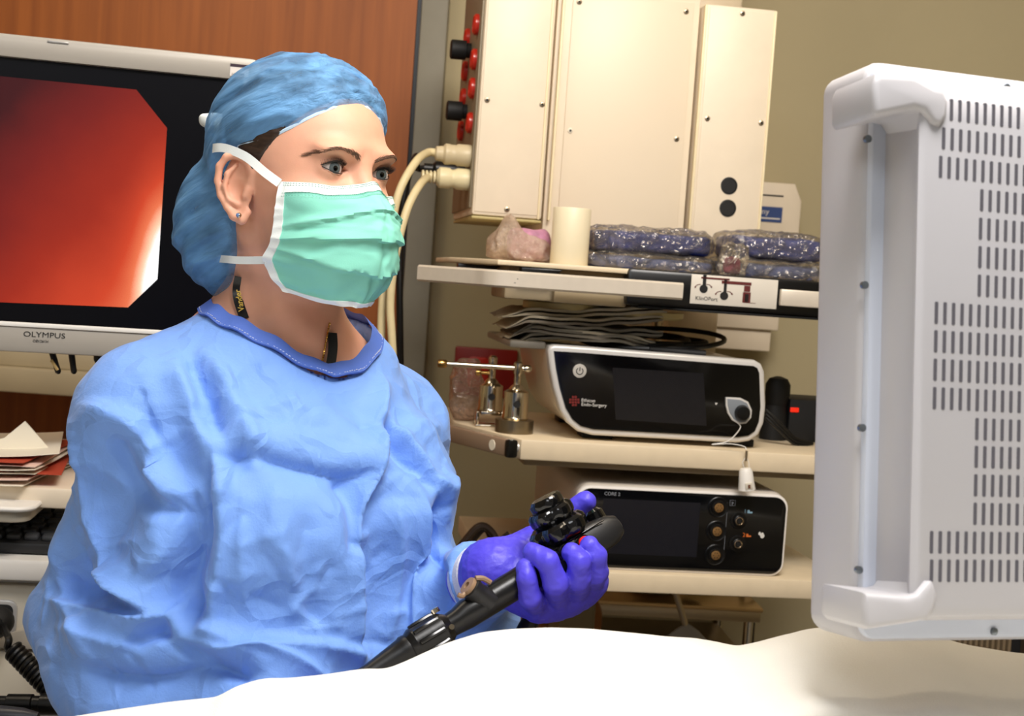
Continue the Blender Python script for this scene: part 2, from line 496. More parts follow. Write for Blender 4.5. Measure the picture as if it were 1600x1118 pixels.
# ---- power supply head
yb = .20
def panel(name, px0, px1, y0, y1, ztop, par, m, zb):
    return MB().box(g(px0, 170, yb).x, g(px1, 170, yb).x, y0, y1, zb, ztop, bev=.004).build(name, m, par)
zb = g(735, 335, yb).z; ztop = g(1215, 16, yb).z
xl, x1, x2, x3 = g(748, 170, yb).x, g(862, 170, yb).x, g(1088, 170, yb).x, g(1204, 170, yb).x
t = thing('power_boom_head', 'tall cream power supply housing with sockets on its side', 'equipment boom', GP.M, (x1, yb + .15, zb - .03))
head = t
hl = MB().box(xl, x1 - .004, yb, yb + .33, zb, ztop + .05, bev=.005).build('side_housing', m_cream, t)
MB().box(x1, x2 - .003, yb + .012, yb + .30, zb - .05, ztop + .06, bev=.003).build('centre_column', m_cream, t)
hr = MB().box(x2 + .002, x3, yb, yb + .32, zb - .02, ztop, bev=.005).build('side_housing', m_cream, t)
cp = MB().box(g(885, 170, yb).x, g(1075, 170, yb).x, yb + .0095, yb + .0125, zb - .03, ztop + .0, bev=.001).build('cover_panel', mat('cream_panel', '#e3d4bd', .42), t)
MB().box(xl + .004, x1 - .012, yb - .0015, yb + .002, zb + .006, ztop + .03, bev=.001).build('cover_panel', m_cream, t)
MB().box(x2 + .010, x3 - .008, yb - .0015, yb + .002, zb - .01, ztop - .006, bev=.001).build('cover_panel', m_cream, t)
for xx in (x1 - .010, x1 + .008, x2 + .004, x3 - .004):
    MB().box(xx - .002, xx + .002, yb - .003, yb + .01, zb - .0, ztop - .002, bev=.0015).build('edge_trim', m_edge, t)
MB().box(xl, x1 - .004, yb, yb + .32, zb - .006, zb - .001, bev=.002).build('bottom_plate', mat('yellowed_plate', '#b7a873', .5), t)
def screw(px, py, par, y, m=None):
    p = g(px, py, y)
    s = MB().lathe([(.0045, 0), (.0045, .0012), (.003, .002)], Matrix.Translation(p) @ Matrix.Rotation(PI / 2, 4, 'X'), 12).build('screw', m or m_steel2, par)
    MB().lathe([(.0022, .002), (.0022, .0024)], Matrix.Translation(p) @ Matrix.Rotation(PI / 2, 4, 'X'), 6).build('recess', m_blackm, s)
for px, py in ((761, 156), (847, 163), (792, 327)): screw(px, py, t, yb - .0015)
for px, py in ((905, 3), (1072, 18), (1057, 217)): screw(px, py, t, yb + .0095)
screw(891, 204, t, yb + .0095, m_offw)
for px, py in ((1160, 21), (1105, 185), (1189, 192)): screw(px, py, t, yb - .0015)
for px, py in ((1139, 290), (1137, 325)):
    p = g(px, py, yb - .0015)
    o = MB().lathe([(.0145, 0), (.0145, .0015), (.012, .002), (.012, .001)], Matrix.Translation(p) @ Matrix.Rotation(PI / 2, 4, 'X'), 28).build('port_cap', m_blackm, t)
# side plate with sockets (local plane x = xl, facing -x)
MB().box(xl - .004, xl, yb + .012, yb + .32, zb + .012, ztop + .03, bev=.001).build('socket_plate', m_alu, t)
def onside(px, py):
    o = GP.Mi @ CAM; d = GP.Mi.to_3x3() @ ray(px, py); return o + d * ((xl - .004 - o.x) / d.x)
SX = Matrix.Rotation(-PI / 2, 4, 'Y')      # local z -> -x
sy1, sy2 = yb + .06, yb + .21
for cz_, in ((g(740, 56, yb).z,), (g(735, 158, yb).z,)):
    for dz in (.029, -.029):
        for yy in (sy1, sy2):
            MB().lathe([(.018, 0), (.018, .006), (.014, .009), (.011, .005)], Matrix.Translation((xl - .004, yy, cz_ + dz)) @ SX, 20).build('red_socket', m_red, t)
    MB().lathe([(.013, 0), (.013, .008), (.0170, .009), (.0170, .034), (.014, .036)], Matrix.Translation((xl - .004, sy2 - .05, cz_ + .0)) @ SX, 24).build('black_plug', m_blackm, t)
for k in range(7):
    MB().box(xl - .0046, xl - .004, yb + .1, yb + .103, zb + .05 + k * .055, zb + .054 + k * .055).build('print_mark', m_ink, t)

# ---- mains plugs and cables
def plug_cable(label, p0, path, big, mcab, mplug, ribs):
    tt = thing('power_cable', label, 'cable', Matrix(), p0)
    ax = (GP.M.to_3x3() @ Vector((-1, 0, 0))).normalized()
    q = ax.to_track_quat('Z', 'Y').to_matrix().to_4x4()
    Mx = Matrix.Translation(p0) @ q
    MB().lathe(big, Mx, 24).build('plug', mplug, tt)
    end = Mx @ Vector((0, 0, big[-1][1]))
    pts = crom([end - ax * .004] + [end + ax * .012] + path, 10)
    MB().tube(pts, .0067 if ribs < 9 else .006, 10).build('cord', mcab, tt)
    for k in range(ribs if ribs < 9 else 0):
        MB().lathe([(.0085, 0), (.0105, .001), (.0105, .004), (.0085, .005)], Mx @ Matrix.Translation((0, 0, big[-1][1] + .001 + k * .0065)), 16).build('strain_relief', mplug, tt)
    return tt
A0 = GP.M @ Vector((xl - .004, sy1 - .02, g(728, 240, yb).z)); 
m_plug = mat('ivory_plug', '#c5b695', .4)
m_plug2 = mat('pale_ivory_plug', '#d9cda6', .4)
prof = [(.018, 0), (.0185, .002), (.0185, .022), (.0165, .025), (.0165, .034), (.0175, .036), (.0175, .043), (.013, .047), (.012, .058), (.009, .06)]
plug_cable('ivory power cable in the upper of two plugs on the cream housing', A0,
           [P(648, 255, 2.33), P(622, 305, 2.3), P(606, 390, 2.3), P(597, 480, 2.3), P(596, 560, 2.3), P(600, 700, 2.3), P(610, 900, 2.35), P(620, 1200, 2.4)], prof, m_cable, m_plug, 0)
A1 = GP.M @ Vector((xl - .004, sy1 - .02, g(728, 278, yb).z))
prof2 = [(.0175, 0), (.018, .002), (.018, .02), (.015, .026), (.015, .03), (.0175, .034), (.0175, .05), (.012, .055)]
plug_cable('ivory power cable with ribbed strain relief in the lower of two plugs', A1,
           [P(655, 290, 2.32), P(635, 330, 2.29), P(618, 400, 2.28), P(610, 470, 2.28), P(613, 540, 2.28), P(620, 700, 2.28), P(628, 900, 2.3), P(640, 1200, 2.4)], prof2, m_cable, m_plug2, 4)
A2 = GP.M @ Vector((xl - .004, sy1 + .08, g(722, 258, yb).z))
plug_cable('black power cable hanging behind the two ivory cables', A2,
           [P(650, 245, 2.42), P(632, 300, 2.4), P(625, 400, 2.4), P(625, 520, 2.4), P(630, 800, 2.45), P(640, 1200, 2.5)], [(.014, 0), (.014, .05), (.009, .055), (.009, .07)], m_rubber, m_rubber, 9)

# ---- shelf 1 (labelled)
zs1 = g(1000, 421, 0).z       # top of the plate
zc1 = g(820, 425, -.03).z
xA, xB = g(778, 407, 0).x, g(1330, 440, 0).x
s1 = thing('boom_shelf', 'upper boom shelf with black fascia, silver handle bar and printed plate', 'shelf', GP.M, ((xA + xB) / 2, .2, zs1 - .06))
MB().prism([(xA, 0), (xB, 0), (xB, .42), (xA - .06, .42), (xA - .06, .16)], zs1 - .008, zs1, bev=.002, axis='z').build('shelf_plate', m_cream2, s1)
MB().box(xA + .02, xB - .01, .03, .40, zs1 - .045, zs1 - .008, bev=.003).build('shelf_body', mat('taupe_enamel', '#9a8a70', .5), s1)
xf = g(980, 450, -.008).x
fz0, fz1 = g(1100, 484, -.008).z, g(1100, 430, -.008).z
MB().box(xf, xB, -.008, .03, fz0, fz1 + .003, bev=.006).build('fascia', m_black, s1)
MB().box(xf + .02, xB, -.003, .05, fz0 - .004, fz0, bev=.001).build('lower_lip', m_blackm, s1)
# grips below the plate
for px0, px1, yy in ((716, 782, .12), (816, 880, .002)):
    a = g(px0, 410, yy); b = g(px1, 410, yy)
    MB().prism([(a.x, zs1 - .009), (b.x, zs1 - .009), (b.x - .012, zs1 - .022), (a.x, zs1 - .022)], yy, yy + .03, bev=.002).build('grip_recess', m_black, s1)
# bar: rounded square rail, angled left part + front
bz0, bz1 = g(900, 457, -.035).z, g(900, 430, -.035).z
xb1 = g(1065, 450, -.035).x; xb0 = g(790, 432, -.035).x
pth = crom([(xb0 - .115, .10, 0), (xb0 - .04, .005, 0), (xb0 - .018, -.026, 0), (xb0 + .012, -.035, 0), (xb0 + .1, -.035, 0), (xb1, -.035, 0)], 6)
R = []
for i, p in enumerate(pth):
    d = (pth[min(i + 1, len(pth) - 1)] - pth[max(i - 1, 0)]).normalized(); nn = Vector((d.y, -d.x, 0)) * .011
    R.append([p - nn + Vector((0, 0, bz0 + .003)), p - nn * .7 + Vector((0, 0, bz0)), p + nn * .7 + Vector((0, 0, bz0)), p + nn + Vector((0, 0, bz0 + .003)), p + nn + Vector((0, 0, bz1 - .003)), p + nn * .7 + Vector((0, 0, bz1)), p - nn * .7 + Vector((0, 0, bz1)), p - nn + Vector((0, 0, bz1 - .003))])
hb = MB().rings(R).build('handle_bar', m_bar, s1)
for (xx, yy) in ((xb0 - .108, .083), (xb0 - .036, -.011)):
    MB().lathe([(.010, 0), (.010, .002)], Matrix.Translation((xx, yy, (bz0 + bz1) / 2)) @ Matrix.Rotation(math.radians(-52), 4, 'Z') @ Matrix.Rotation(PI / 2, 4, 'X'), 16).build('oval_plug', m_paper, hb)
MB().box(g(1221, 460, -.02).x, xB, -.02, -.008, g(1230, 478, -.02).z, g(1230, 452, -.02).z, bev=.002).build('handle_bar', m_bar, s1)
for k in range(8):
    MB().box(xb0 + .012 + k * .004, xb0 + .0145 + k * .004, -.0463, -.0455, bz0 + .008 + (k * 7 % 5) * .003, bz0 + .009 + (k * 7 % 5) * .003).build('scuff', m_ink, hb)
# underside
a = g(790, 455, .0); b = g(980, 470, .0)
MB().box(g(788, 455, .03).x, g(872, 455, .03).x, .03, .2, bz0 - .017, zs1 - .03, bev=.004).build('bracket', mat('taupe2', '#a39479', .5), s1)
MB().box(g(866, 455, .01).x, g(980, 455, .01).x, .01, .2, bz0 - .018, zs1 - .03, bev=.003).build('bracket', mat('taupe3', '#ab9c80', .5), s1)
MB().lathe([(.055, 0), (.062, .004), (.062, .014), (.055, .016)], Matrix.Translation((g(880, 470, .12).x, .14, bz0 - .034)), 32).build('swivel_disc', mat('ivory_disc', '#dcc98f', .4), s1)
MB().lathe([(.06, 0), (.066, .004), (.066, .012)], Matrix.Translation((g(1010, 485, .12).x, .14, bz0 - .036)), 32).build('swivel_disc', mat('ivory_disc', '#dcc98f'), s1)
# printed plate
yl = -.0095
a = g(1081, 430, yl); b = g(1213, 480, yl); zl1 = g(1082, 428, yl).z; zl0 = g(1082, 474, yl).z
pl = MB().box(a.x, b.x, yl, -.008, zl0, zl1, bev=.0005).build('label_plate', mat('label_white', '#d5cfc4', .35), s1)
lp = lambda px, py: g(px, py, yl - .0004)
def lbox(px0, py0, px1, py1, m=m_maroon):
    a = lp(px0, py0); b = lp(px1, py1); MB().box(a.x, b.x, yl - .0005, yl, b.z, a.z).build('print_mark', m, pl)
lbox(1096, 432, 1140, 438); lbox(1128, 438, 1174, 446); lbox(1163, 446, 1172, 456); lbox(1099, 429, 1103, 446, m_ink); lbox(1132, 436, 1135, 456, m_ink)
lbox(1161, 456, 1172, 473); lbox(1164, 459, 1169, 472, m_ink); lbox(1161, 472, 1181, 474)
def disc(px, py, r, m):
    p = lp(px, py); MB().lathe([(r, 0), (r, .0005)], Matrix.Translation((p.x, yl, p.z)) @ Matrix.Rotation(PI / 2, 4, 'X'), 20).build('print_mark', m, pl)
disc(1099.5, 451, .0066, m_ink); disc(1131.5, 462, .0066, m_ink)
for cx_, cy_ in ((1099, 446), (1131, 457)):
    for sgn in (-1, 1):
        pts = [lp(cx_ + sgn * 4, cy_ - 2), lp(cx_ + sgn * 10, cy_ - 1), lp(cx_ + sgn * 13, cy_ + 3), lp(cx_ + sgn * 12, cy_ + 1)]
        MB().tube(crom([Vector((q.x, yl - .0002, q.z)) for q in pts], 4), [.0005] * 4 + [.0006] * 4 + [.0012] * 5, 6).build('print_arrow', m_maroon, pl)
p = lp(1086, 468); text('lettering', 'KlinOPort', m_ink, pl, upright(p.x, yl - .0004, p.z - .0), .0085)

# ---- shelf 2
def shelf(label, px0, top, bot, pxr, chx, chy, par_name='boom_shelf'):
    z1 = g(px0, top, 0).z; z0 = g(px0, bot, 0).z; xa = g(px0, top, 0).x; xb = g(pxr, top, 0).x
    s = thing(par_name, label, 'shelf', GP.M, ((xa + xb) / 2, .2, z0))
    MB().prism([(xa, 0), (xb, 0), (xb, .45), (xa - chx, .45), (xa - chx, chy)], z0, z1, bev=.003, axis='z').build('shelf_slab', m_cream2, s)
    return s, xa, xb, z0, z1
s2, xa2, xb2, z20, z21 = shelf('middle boom shelf carrying the black-fronted generator', 815, 686, 718, 1330, .085, .20)
pA = Vector((xa2 - .115, .19, 0)); pB = Vector((xa2 - .02, -.005, 0)); d = (pB - pA).normalized()
ang = math.atan2(d.y, d.x); Mh = Matrix.Translation(((pA + pB) / 2)) @ Matrix.Rotation(ang, 4, 'Z'); hl_ = (pB - pA).length / 2
zm = (z20 + z21) / 2 + .002
rail = MB().box(-hl_, hl_, -.007, .007, zm - .013, zm + .013, bev=.003, M=Mh).build('side_rail', mat('rail_brown', '#8b7460', .4), s2)
for xx in (-hl_ + .03, hl_ - .035):
    MB().lathe([(.0085, 0), (.0085, .001)], Mh @ Matrix.Translation((xx, -.007, zm)) @ Matrix.Rotation(PI / 2, 4, 'X'), 18).build('oval_plug', m_paper, rail)
MB().box(hl_, hl_ + .014, -.009, .009, zm - .014, zm + .014, bev=.004, M=Mh).build('end_cap', m_black, rail)
MB().box(-hl_ - .01, -hl_, -.009, .009, zm - .014, zm + .014, bev=.004, M=Mh).build('end_cap', m_black, rail)
MB().lathe([(.008, 0), (.008, .05)], Matrix.Translation((xa2 - .012, .012, zm)) @ Matrix.Rotation(PI / 2, 4, 'Y'), 16).build('rail_post', m_silver, s2)
MB().box(xa2 + .01, xb2 - .02, .03, .43, z20 - .012, z20, bev=.002).build('under_frame', mat('taupe_enamel', '#9a8a70'), s2)
# ---- shelf 3
s3, xa3, xb3, z30, z31 = shelf('lower boom shelf carrying the white console', 822, 888, 919, 1330, .06, .2)
# boom column under and behind the shelves
c0, c1 = g(874, 950, .22).x, g(932, 950, .22).x
t = thing('boom_column', 'olive grey boom column below the lower shelf', 'column', GP.M, ((c0 + c1) / 2, .26, z30 - .5))
MB().box(c0, c1, .22, .32, z30 - .5, z30 - .001, bev=.008).build('column', mat('olive_enamel', '#85795a', .5, bump=.05), t)
t2 = thing('boom_post', 'upright steel post holding the boom shelves behind the generator', 'post', GP.M, (g(1100, 500, .46).x, .56, z30))
px_ = g(1100, 500, .46).x
MB().box(px_ - .05, px_ + .05, .535, .58, z30 - .1, ztop + .9, bev=.008).build('upright', m_cream2, t2)
MB().box(px_ - .07, px_ + .07, .532, .585, z30 - .12, z30 - .08, bev=.008).build('end_cap', m_blackm, t2)
p = g(1032, 505, .4)
MB().lathe([(.0085, 0), (.0085, .25)], Matrix.Translation((p.x, .43, p.z - .13)), 16).build('support_rod', m_steel2, t2)

# ================================================================== generator (black front, silver bezel)
yg = .035
def gp(px, py, y=yg): q = g(px, py, y); return (q.x, q.z)
gz0 = z21 + .008
gen = thing('generator', 'cream electrosurgical generator with black glossy front and touch screen', 'medical device', GP.M, (gp(1030, 690)[0], yg + .15, z21))
outl = [gp(855, 547), gp(858, 575), gp(864, 606), gp(874, 640), gp(886, 660), gp(902, 673), gp(925, 679), gp(1040, 685), gp(1150, 691), gp(1170, 688), gp(1184, 678), gp(1192, 660), gp(1195, 635), gp(1193, 580), gp(1188, 568), gp(1178, 562), gp(1040, 551), gp(900, 540), gp(866, 538), gp(858, 540)]
ccx = sum(p[0] for p in outl) / len(outl); ccz = sum(p[1] for p in outl) / len(outl)
def shrink(pl, s): 
    out = []; n = len(pl)
    for i in range(n):
        a = Vector(pl[i - 1]); b = Vector(pl[i]); c = Vector(pl[(i + 1) % n])
        t1 = (b - a).normalized(); t2_ = (c - b).normalized(); tt = (t1 + t2_).normalized(); nn = Vector((-tt.y, tt.x))
        out.append(tuple(b + nn * s))
    return out
MB().prism(shrink(outl, .003), yg + .012, yg + .34, bev=.004).build('casing', mat('generator_cream', '#e8dcc4', .28, coat=.3), gen)
MB().prism(outl, yg - .006, yg + .022, bev=.005, seg=3).build('bezel', mat('bezel_silver', '#d9d6d2', .3, metal=.2), gen)
inn = shrink(outl, .0095)
fr = MB().prism(inn, yg - .0085, yg + .005, bev=.002).build('front_glass', m_glassblk, gen)
MB().box(gp(800, 545)[0], gp(858, 545)[0], yg + .03, yg + .33, gp(860, 548)[1] + .0, gp(860, 540)[1] + .004, bev=.004).build('top_cover', mat('gen_grey', '#8d877b', .45), gen)
yy = yg - .0088
a = gp(958, 577, yy); b = gp(1104, 664, yy)
MB().prism([gp(957, 574, yy), gp(962, 655, yy), gp(1104, 665, yy), gp(1099, 583, yy)], yy - .0004, yy + .001).build('screen', m_lcd, fr)
# power button
p = gp(905.5, 579, yy)
btn = MB().lathe([(.0108, 0), (.0108, .0015), (.009, .002)], Matrix.Translation((p[0], yy, p[1])) @ Matrix.Rotation(PI / 2, 4, 'X'), 28).build('power_button', mat('button_grey', '#b9b5ae', .35), fr)
arc = [(p[0] + .0052 * math.sin(a_), yy - .0022, p[1] - .0003 + .0052 * math.cos(a_)) for a_ in np.linspace(.6, 2 * PI - .6, 20)]
MB().tube(arc, .0007, 6).tube([(p[0], yy - .0022, p[1] + .006), (p[0], yy - .0022, p[1])], .0007, 6).build('power_symbol', m_ink, btn)
# logo and lettering
RL = math.radians(-.5)
q = gp(908, 627, yy); text('lettering', 'Ethicon', m_inkw, fr, upright(q[0], yy - .0003, q[1]), .0074, bold=0)
q = gp(908, 633, yy); text('lettering', 'Endo-Surgery', m_inkw, fr, upright(q[0], yy - .0003, q[1] - .0005), .0074, bold=0)
for i in range(4):
    for j in range(4):
        if (i, j) in ((0, 0), (3, 3), (0, 3), (3, 0)): continue
        q = gp(889.5 + i * 4.2, 618 + j * 4.2, yy); MB().box(q[0], q[0] + .0034, yy - .0004, yy, q[1] - .0034, q[1]).build('logo_square', m_inkr, fr)
# connector port
drop = [gp(1133, 620, yy), gp(1156, 621, yy), gp(1168, 627, yy), gp(1174, 640, yy), gp(1173, 652, yy), gp(1165, 661, yy), gp(1154, 662, yy), gp(1143, 656, yy), gp(1136, 645, yy), gp(1133, 633, yy)][::-1]
prt = MB().prism(drop, yy - .004, yy + .002, bev=.0012).build('connector_port', mat('bezel_silver', ''), fr)
MB().prism(shrink(drop, .003 if shrink(drop, .003)[0][0] > drop[0][0] else .003), yy - .0046, yy - .003, bev=.0006).build('port_recess', mat('port_grey', '#7d838a', .4), prt)
p = gp(1158, 644, yy)
MB().lathe([(.0125, 0), (.0125, .004), (.0105, .010), (.006, .011)], Matrix.Translation((p[0], yy - .004, p[1])) @ Matrix.Rotation(PI / 2, 4, 'X'), 26).build('port_socket', m_black, prt)
q = gp(1119, 629, yy); w = .0022
MB().prism([(q[0] - w, q[1]), (q[0] + w, q[1]), (q[0], q[1] - 1.7 * w)], yy - .0004, yy).build('arrow_mark', m_inkw, fr)
for px0 in (915, 1140):
    q = gp(px0, 690); MB().box(q[0], q[0] + .05, yg + .03, yg + .08, z21, z21 + .012, bev=.002).build('foot', m_blackm, gen)
    q = gp(px0, 690); MB().box(q[0], q[0] + .05, yg + .25, yg + .30, z21, z21 + .012, bev=.002).build('foot', m_blackm, gen)
q = gp(1110, 688, .01)
hk = thing('tethered_cap', 'white plastic cap hanging on a wire from the generator port', 'cap', GP.M, (g(1168, 745, -.012).x, -.012, g(1168, 767, -.012).z))
wire = [g(1152, 660, yg - .013), g(1157, 667, yg - .014), g(1148, 680, -.004), g(1135, 690, -.004), g(1112, 694, -.003), g(1140, 693, -.006), g(1162, 697, -.008), g(1166, 702, -.010)]
MB().tube(crom(wire, 6), .0008, 6).build('tether_wire', m_white, hk)
pc = g(1166, 712, -.011)
MB().lathe([(.0022, -.008), (.0022, .008)], Matrix.Translation(pc), 10).build('crimp', m_steel2, hk)
pc2 = g(1163, 732, -.012)
MB().tube([pc, g(1160, 722, -.012), pc2], .0006, 6).tube([pc, g(1170, 722, -.012), g(1171, 733, -.012)], .0006, 6).build('tether_loop', m_white, hk)
Mc = Matrix.Translation(g(1166, 748, -.012)) @ Matrix.Rotation(math.radians(-8), 4, 'Y')
capo = MB().lathe([(.008, .017), (.0105, .012), (.012, -.004), (.0135, -.017), (.0115, -.0175), (.0105, -.008)], Mc, 22).build('cap', m_white, hk)
MB().box(-.006, .006, -.0135, -.010, -.016, -.004, bev=.002, M=Mc).build('cap_slot', mat('capgrey', '#c9c2b4', .5), capo)
MB().box(-.002, .002, -.0142, -.013, -.013, -.007, M=Mc).build('mark', mat('brownmark', '#6b4632', .6), capo)

# ================================================================== console on the lower shelf
yc = .02
def cpx(px, py, y=yc): q = g(px, py, y); return (q.x, q.z)
cx0, cx1 = cpx(899, 790)[0], cpx(1228, 830)[0]
cz1 = cpx(1070, 765)[1]; cz0 = cpx(1070, 894)[1]
con = thing('console', 'white surgical console with round sockets and a dark touch panel', 'medical device', GP.M, ((cx0 + cx1) / 2, yc + .2, z31))
m_con = mat('console_white', '#cfc5b8', .38)
MB().prism(rrect(cx0 + .004, cx1 - .003, cz0 + .001, cz1 + .003, .02, 8), yc + .006, yc + .43, bev=.006, seg=3).build('casing', m_con, con)
MB().prism(rrect(cx0, cx1, cz0, cz1, .022, 8), yc - .003, yc + .012, bev=.003).build('bezel', mat('console_bezel', '#eee9e4', .3), con)
pf = MB().prism(rrect(cx0 + .004, cx1 - .004, cz0 + .004, cz1 - .004, .019, 8), yc - .005, yc + .001, bev=.001).build('front_glass', mat('console_glass', '#07080b', .1, spec=.6), con)
yp = yc - .0053
a = cpx(943, 780, yp); b = cpx(1088, 870, yp)
MB().box(a[0], b[0], yp - .0003, yp + .001, b[1] + .0, a[1] + .002).build('screen', m_lcd2, pf)
q = cpx(944, 773, yp); text('lettering', 'CORE 2', mat('ink_grey', '#8d9098', .6), pf, upright(q[0], yp - .0002, q[1] - .0), .0075)
m_brass = mat('brass_pins', '#b58d5d', .3, metal=.8)
RX = Matrix.Rotation(PI / 2, 4, 'X')
for (px, py) in ((1122, 792), (1119, 829), (1117, 866)):
    q = cpx(px, py, yp); Mx = Matrix.Translation((q[0], yp, q[1])) @ RX
    sk = MB().lathe([(.0165, 0), (.0165, .001), (.0155, .0015), (.0145, .001), (.011, .001), (.0108, .005), (.0085, .0055), (.0082, .002)], Mx, 30).build('socket', m_black, pf)
    MB().lathe([(.0074, .002), (.0074, .0062), (.006, .0066)], Mx, 20).build('contact_disc', m_brass, sk)
    for k in range(6):
        rr_ = .0042; MB().lathe([(.0009, .006), (.0009, .0072)], Mx @ Matrix.Translation((rr_ * math.cos(k * PI / 3), rr_ * math.sin(k * PI / 3), 0)), 6).build('pin', m_ink, sk)
for (px, py) in ((1154, 813), (1152, 849)):
    q = cpx(px, py, yp); Mx = Matrix.Translation((q[0], yp, q[1])) @ RX
    sk = MB().lathe([(.0135, 0), (.0135, .001), (.0125, .0014), (.0085, .001), (.0083, .0045), (.0075, .005)], Mx, 28).build('socket', m_black, pf)
    MB().lathe([(.0068, .004), (.0068, .0062), (.0055, .0066), (.004, .005), (.0038, .002)], Mx, 20).build('contact_ring', mat('ring_silver', '#b9a793', .25, metal=1), sk)
    MB().lathe([(.0036, .004), (.0036, .0055)], Mx, 12).build('contact_centre', m_ink, sk)
m_bl = mat('pale_blue_print', '#93b9cf', .6); m_or = mat('orange_print', '#cf6a2a', .6)
for s_, mm_, px, py in (('1', m_bl, 1162, 801), ('2', m_or, 1160, 838)):
    q = cpx(px, py, yp); text('lettering', s_, mm_, pf, upright(q[0], yp - .0002, q[1]), .009)
    MB().box(q[0] + .006, q[0] + .0095, yp - .0003, yp, q[1], q[1] + .005).box(q[0] + .0095, q[0] + .014, yp - .0003, yp, q[1], q[1] + .0025).build('foot_switch_symbol', mm_, pf)
for (px, py, r) in ((1187, 833, .0022), (1191, 836, .0036)):
    q = cpx(px, py, yp); MB().prism([(q[0] + r * math.sin(a_) * (1 if math.cos(a_) < .3 else .7), q[1] + r * 1.3 * math.cos(a_)) for a_ in np.linspace(0, 2 * PI, 13)[:-1]], yp - .0003, yp).build('drop_symbol', m_inkw, pf)
q = cpx(1137, 785, yp); MB().tube([(q[0], yp - .0002, q[1]), (q[0], yp - .0002, cpx(1137, 868, yp)[1])], .0003, 4).build('divider_line', mat('ink_grey', ''), pf)
q = cpx(1141, 781, yp); w = .0085
MB().tube([(q[0], yp, q[1]), (q[0] + w, yp, q[1]), (q[0] + w, yp, q[1] - w), (q[0], yp, q[1] - w), (q[0], yp, q[1])], .0003, 4).build('person_symbol_frame', mat('ink_grey', ''), pf)
MB().tube([(q[0] + w / 2, yp, q[1] - .0025), (q[0] + w / 2, yp, q[1] - .0055), (q[0] + w / 2 - .001, yp, q[1] - .0078)], .0005, 5).tube([(q[0] + .002, yp, q[1] - .004), (q[0] + w - .002, yp, q[1] - .004)], .0004, 4).build('person_symbol', mat('ink_grey', ''), pf)
for px0 in (930, 1165):
    q = cpx(px0, 894); MB().box(q[0], q[0] + .03, yc + .03, yc + .07, z31, cz0 + .003, bev=.002).build('foot', m_blackm, con)
    MB().box(q[0], q[0] + .03, yc + .33, yc + .37, z31, cz0 + .003, bev=.002).build('foot', m_blackm, con)
# ================================================================== things on the upper shelf
def pillow(x0, x1, y0, y1, z0, z1, amp, freq, seed, n=(40, 24), pw=.35, fn=None):
    """soft crumpled bundle: superellipsoid on a cube-like grid with creased noise"""
    nu, nv = n; V = []
    cx, cy, cz = (x0 + x1) / 2, (y0 + y1) / 2, (z0 + z1) / 2
    for i in range(nv + 1):
        ph = -PI / 2 + PI * i / nv
        for j in range(nu):
            th = 2 * PI * j / nu
            f = lambda c: math.copysign(abs(c) ** pw, c)
            V.append(((x1 - x0) / 2 * f(math.cos(ph)) * f(math.cos(th)), (y1 - y0) / 2 * f(math.cos(ph)) * f(math.sin(th)), (z1 - z0) / 2 * f(math.sin(ph))))
    V = np.array(V); q = V + np.array((cx, cy, cz))
    nrm = V / (np.linalg.norm(V / np.array((x1 - x0, y1 - y0, z1 - z0)), axis=1, keepdims=True) + 1e-6) / np.array((x1 - x0, y1 - y0, z1 - z0)) ** 2
    nrm /= np.linalg.norm(nrm, axis=1, keepdims=True) + 1e-9
    cr = (1 - 2 * np.abs(vnoise(q * freq, seed))) * .6 + .4 * vnoise(q * freq * 2.3, seed + 5)
    q = q + nrm * (cr * amp)[:, None]
    q[:, 2] = np.maximum(q[:, 2], z0)
    Q = [(i * nu + j, i * nu + (j + 1) % nu, (i + 1) * nu + (j + 1) % nu, (i + 1) * nu + j) for i in range(nv) for j in range(nu)]
    if fn is not None: q = fn(q)
    return q, np.array(Q)
